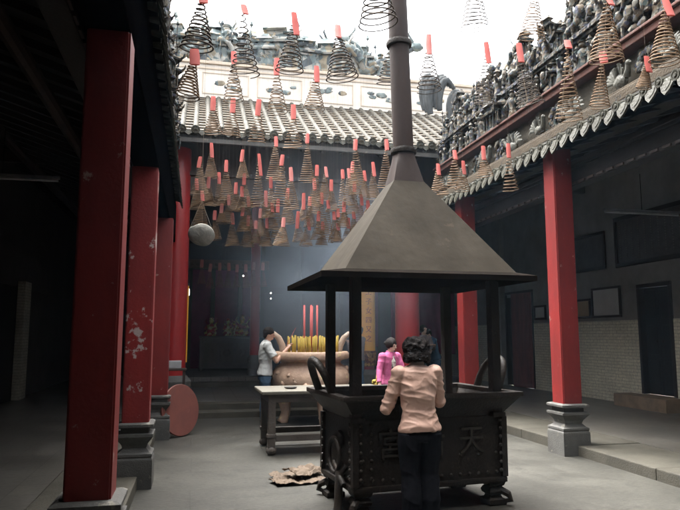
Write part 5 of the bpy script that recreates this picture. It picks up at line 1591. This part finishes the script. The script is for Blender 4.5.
for i, e in enumerate(sorted(right, key=lambda e: e[3] / e[4])):
    coil(e, 'large incense coil before the right ceramic parapet, %s from left' % ORD[i], 'large coils before the right parapet', rc.choice((16, 17, 18)), 0.0064, M['coil'] if i > 2 else M['coilbacklit'], M['tag'], 7.4, 3, 0.09)
for i, e in enumerate(sorted(PAR, key=lambda e: e[3] / e[4])):
    coil(e, 'small incense coil hanging above the right drip tiles, %s from left' % ORD[i], 'coils above the right eave', 13, 0.0052, M['coil'], M['tag'], 6.9, 0, 0.068)
for i in range(8):
    x = 0.12 + 0.215 * i
    z = 3.25 + rc.uniform(-0.07, 0.05)
    coil((x, 16.0 + rc.uniform(-0.2, 0.2), z, x, 16.0, z - 0.5, 0.10, 0.2), 'dim reddish incense coil hanging deep in the hall above the altar, %s from left' % ORD[i], 'coils inside the hall', 14, 0.007, M['lantern'], M['tag'], 5.2, 0, 0.09)
wr = thing('overhead_wires', 'thin wires strung over the courtyard to carry the incense coils', 'wires', (0, 0, 0))
for k in range(9):
    y = 4.6 + 0.85 * k
    MB().tube([(-0.8, y, 6.3), (2.1, y, 7.4 - 0.05 * k), (5.0, y, 6.3)], 0.0015, 4).build('wire', M['string'], wr)

# ------------------------------------------------------------------ incense smoke and damp air
def haze(density=0.03):
    m = bpy.data.materials.new('smoky_air')
    m.use_nodes = True
    nd, lk = m.node_tree.nodes, m.node_tree.links
    nd.remove(nd['Principled BSDF'])
    v = nd.new('ShaderNodeVolumePrincipled')
    v.inputs['Color'].default_value = (0.55, 0.78, 1.0, 1)
    v.inputs['Density'].default_value = density
    v.inputs['Anisotropy'].default_value = 0.2
    lk.new(v.outputs['Volume'], nd['Material Output'].inputs['Volume'])
    o = MB().box(-30, 34, -22, 42, -1.0, 10.6).build('haze', m)
    tag(o, kind='stuff')
if HAZE:
    haze(HAZE)

def smoke(loc, size, density):
    m = bpy.data.materials.new('incense_smoke')
    m.use_nodes = True
    nd, lk = m.node_tree.nodes, m.node_tree.links
    nd.remove(nd['Principled BSDF'])
    v = nd.new('ShaderNodeVolumePrincipled')
    v.inputs['Color'].default_value = (0.72, 0.86, 1.0, 1)
    tc = nd.new('ShaderNodeTexCoord')
    gr = nd.new('ShaderNodeTexGradient'); gr.gradient_type = 'QUADRATIC_SPHERE'
    lk.new(tc.outputs['Object'], gr.inputs['Vector'])
    n = nd.new('ShaderNodeTexNoise'); n.inputs['Scale'].default_value = 2.2; n.inputs['Detail'].default_value = 3
    lk.new(tc.outputs['Object'], n.inputs['Vector'])
    rp = ramp(nd, [(0.38, (0.15,) * 3), (0.68, (1,) * 3)])
    lk.new(n.outputs['Fac'], rp.inputs['Fac'])
    a = nd.new('ShaderNodeMath'); a.operation = 'MULTIPLY'
    lk.new(gr.outputs['Fac'], a.inputs[0]); lk.new(rp.outputs['Color'], a.inputs[1])
    b = nd.new('ShaderNodeMath'); b.operation = 'MULTIPLY'; b.inputs[1].default_value = density
    lk.new(a.outputs[0], b.inputs[0])
    lk.new(b.outputs[0], v.inputs['Density'])
    lk.new(v.outputs['Volume'], nd['Material Output'].inputs['Volume'])
    o = MB().ball((0, 0, 0), 1.0, 24, 14).build('incense_smoke', m)
    o.location = loc; o.scale = size
    tag(o, kind='stuff')
smoke((2.5, 12.6, 2.8), (2.9, 2.3, 3.0), 0.8)
sc.cycles.volume_step_rate = 3.0
sc.cycles.volume_max_steps = 128
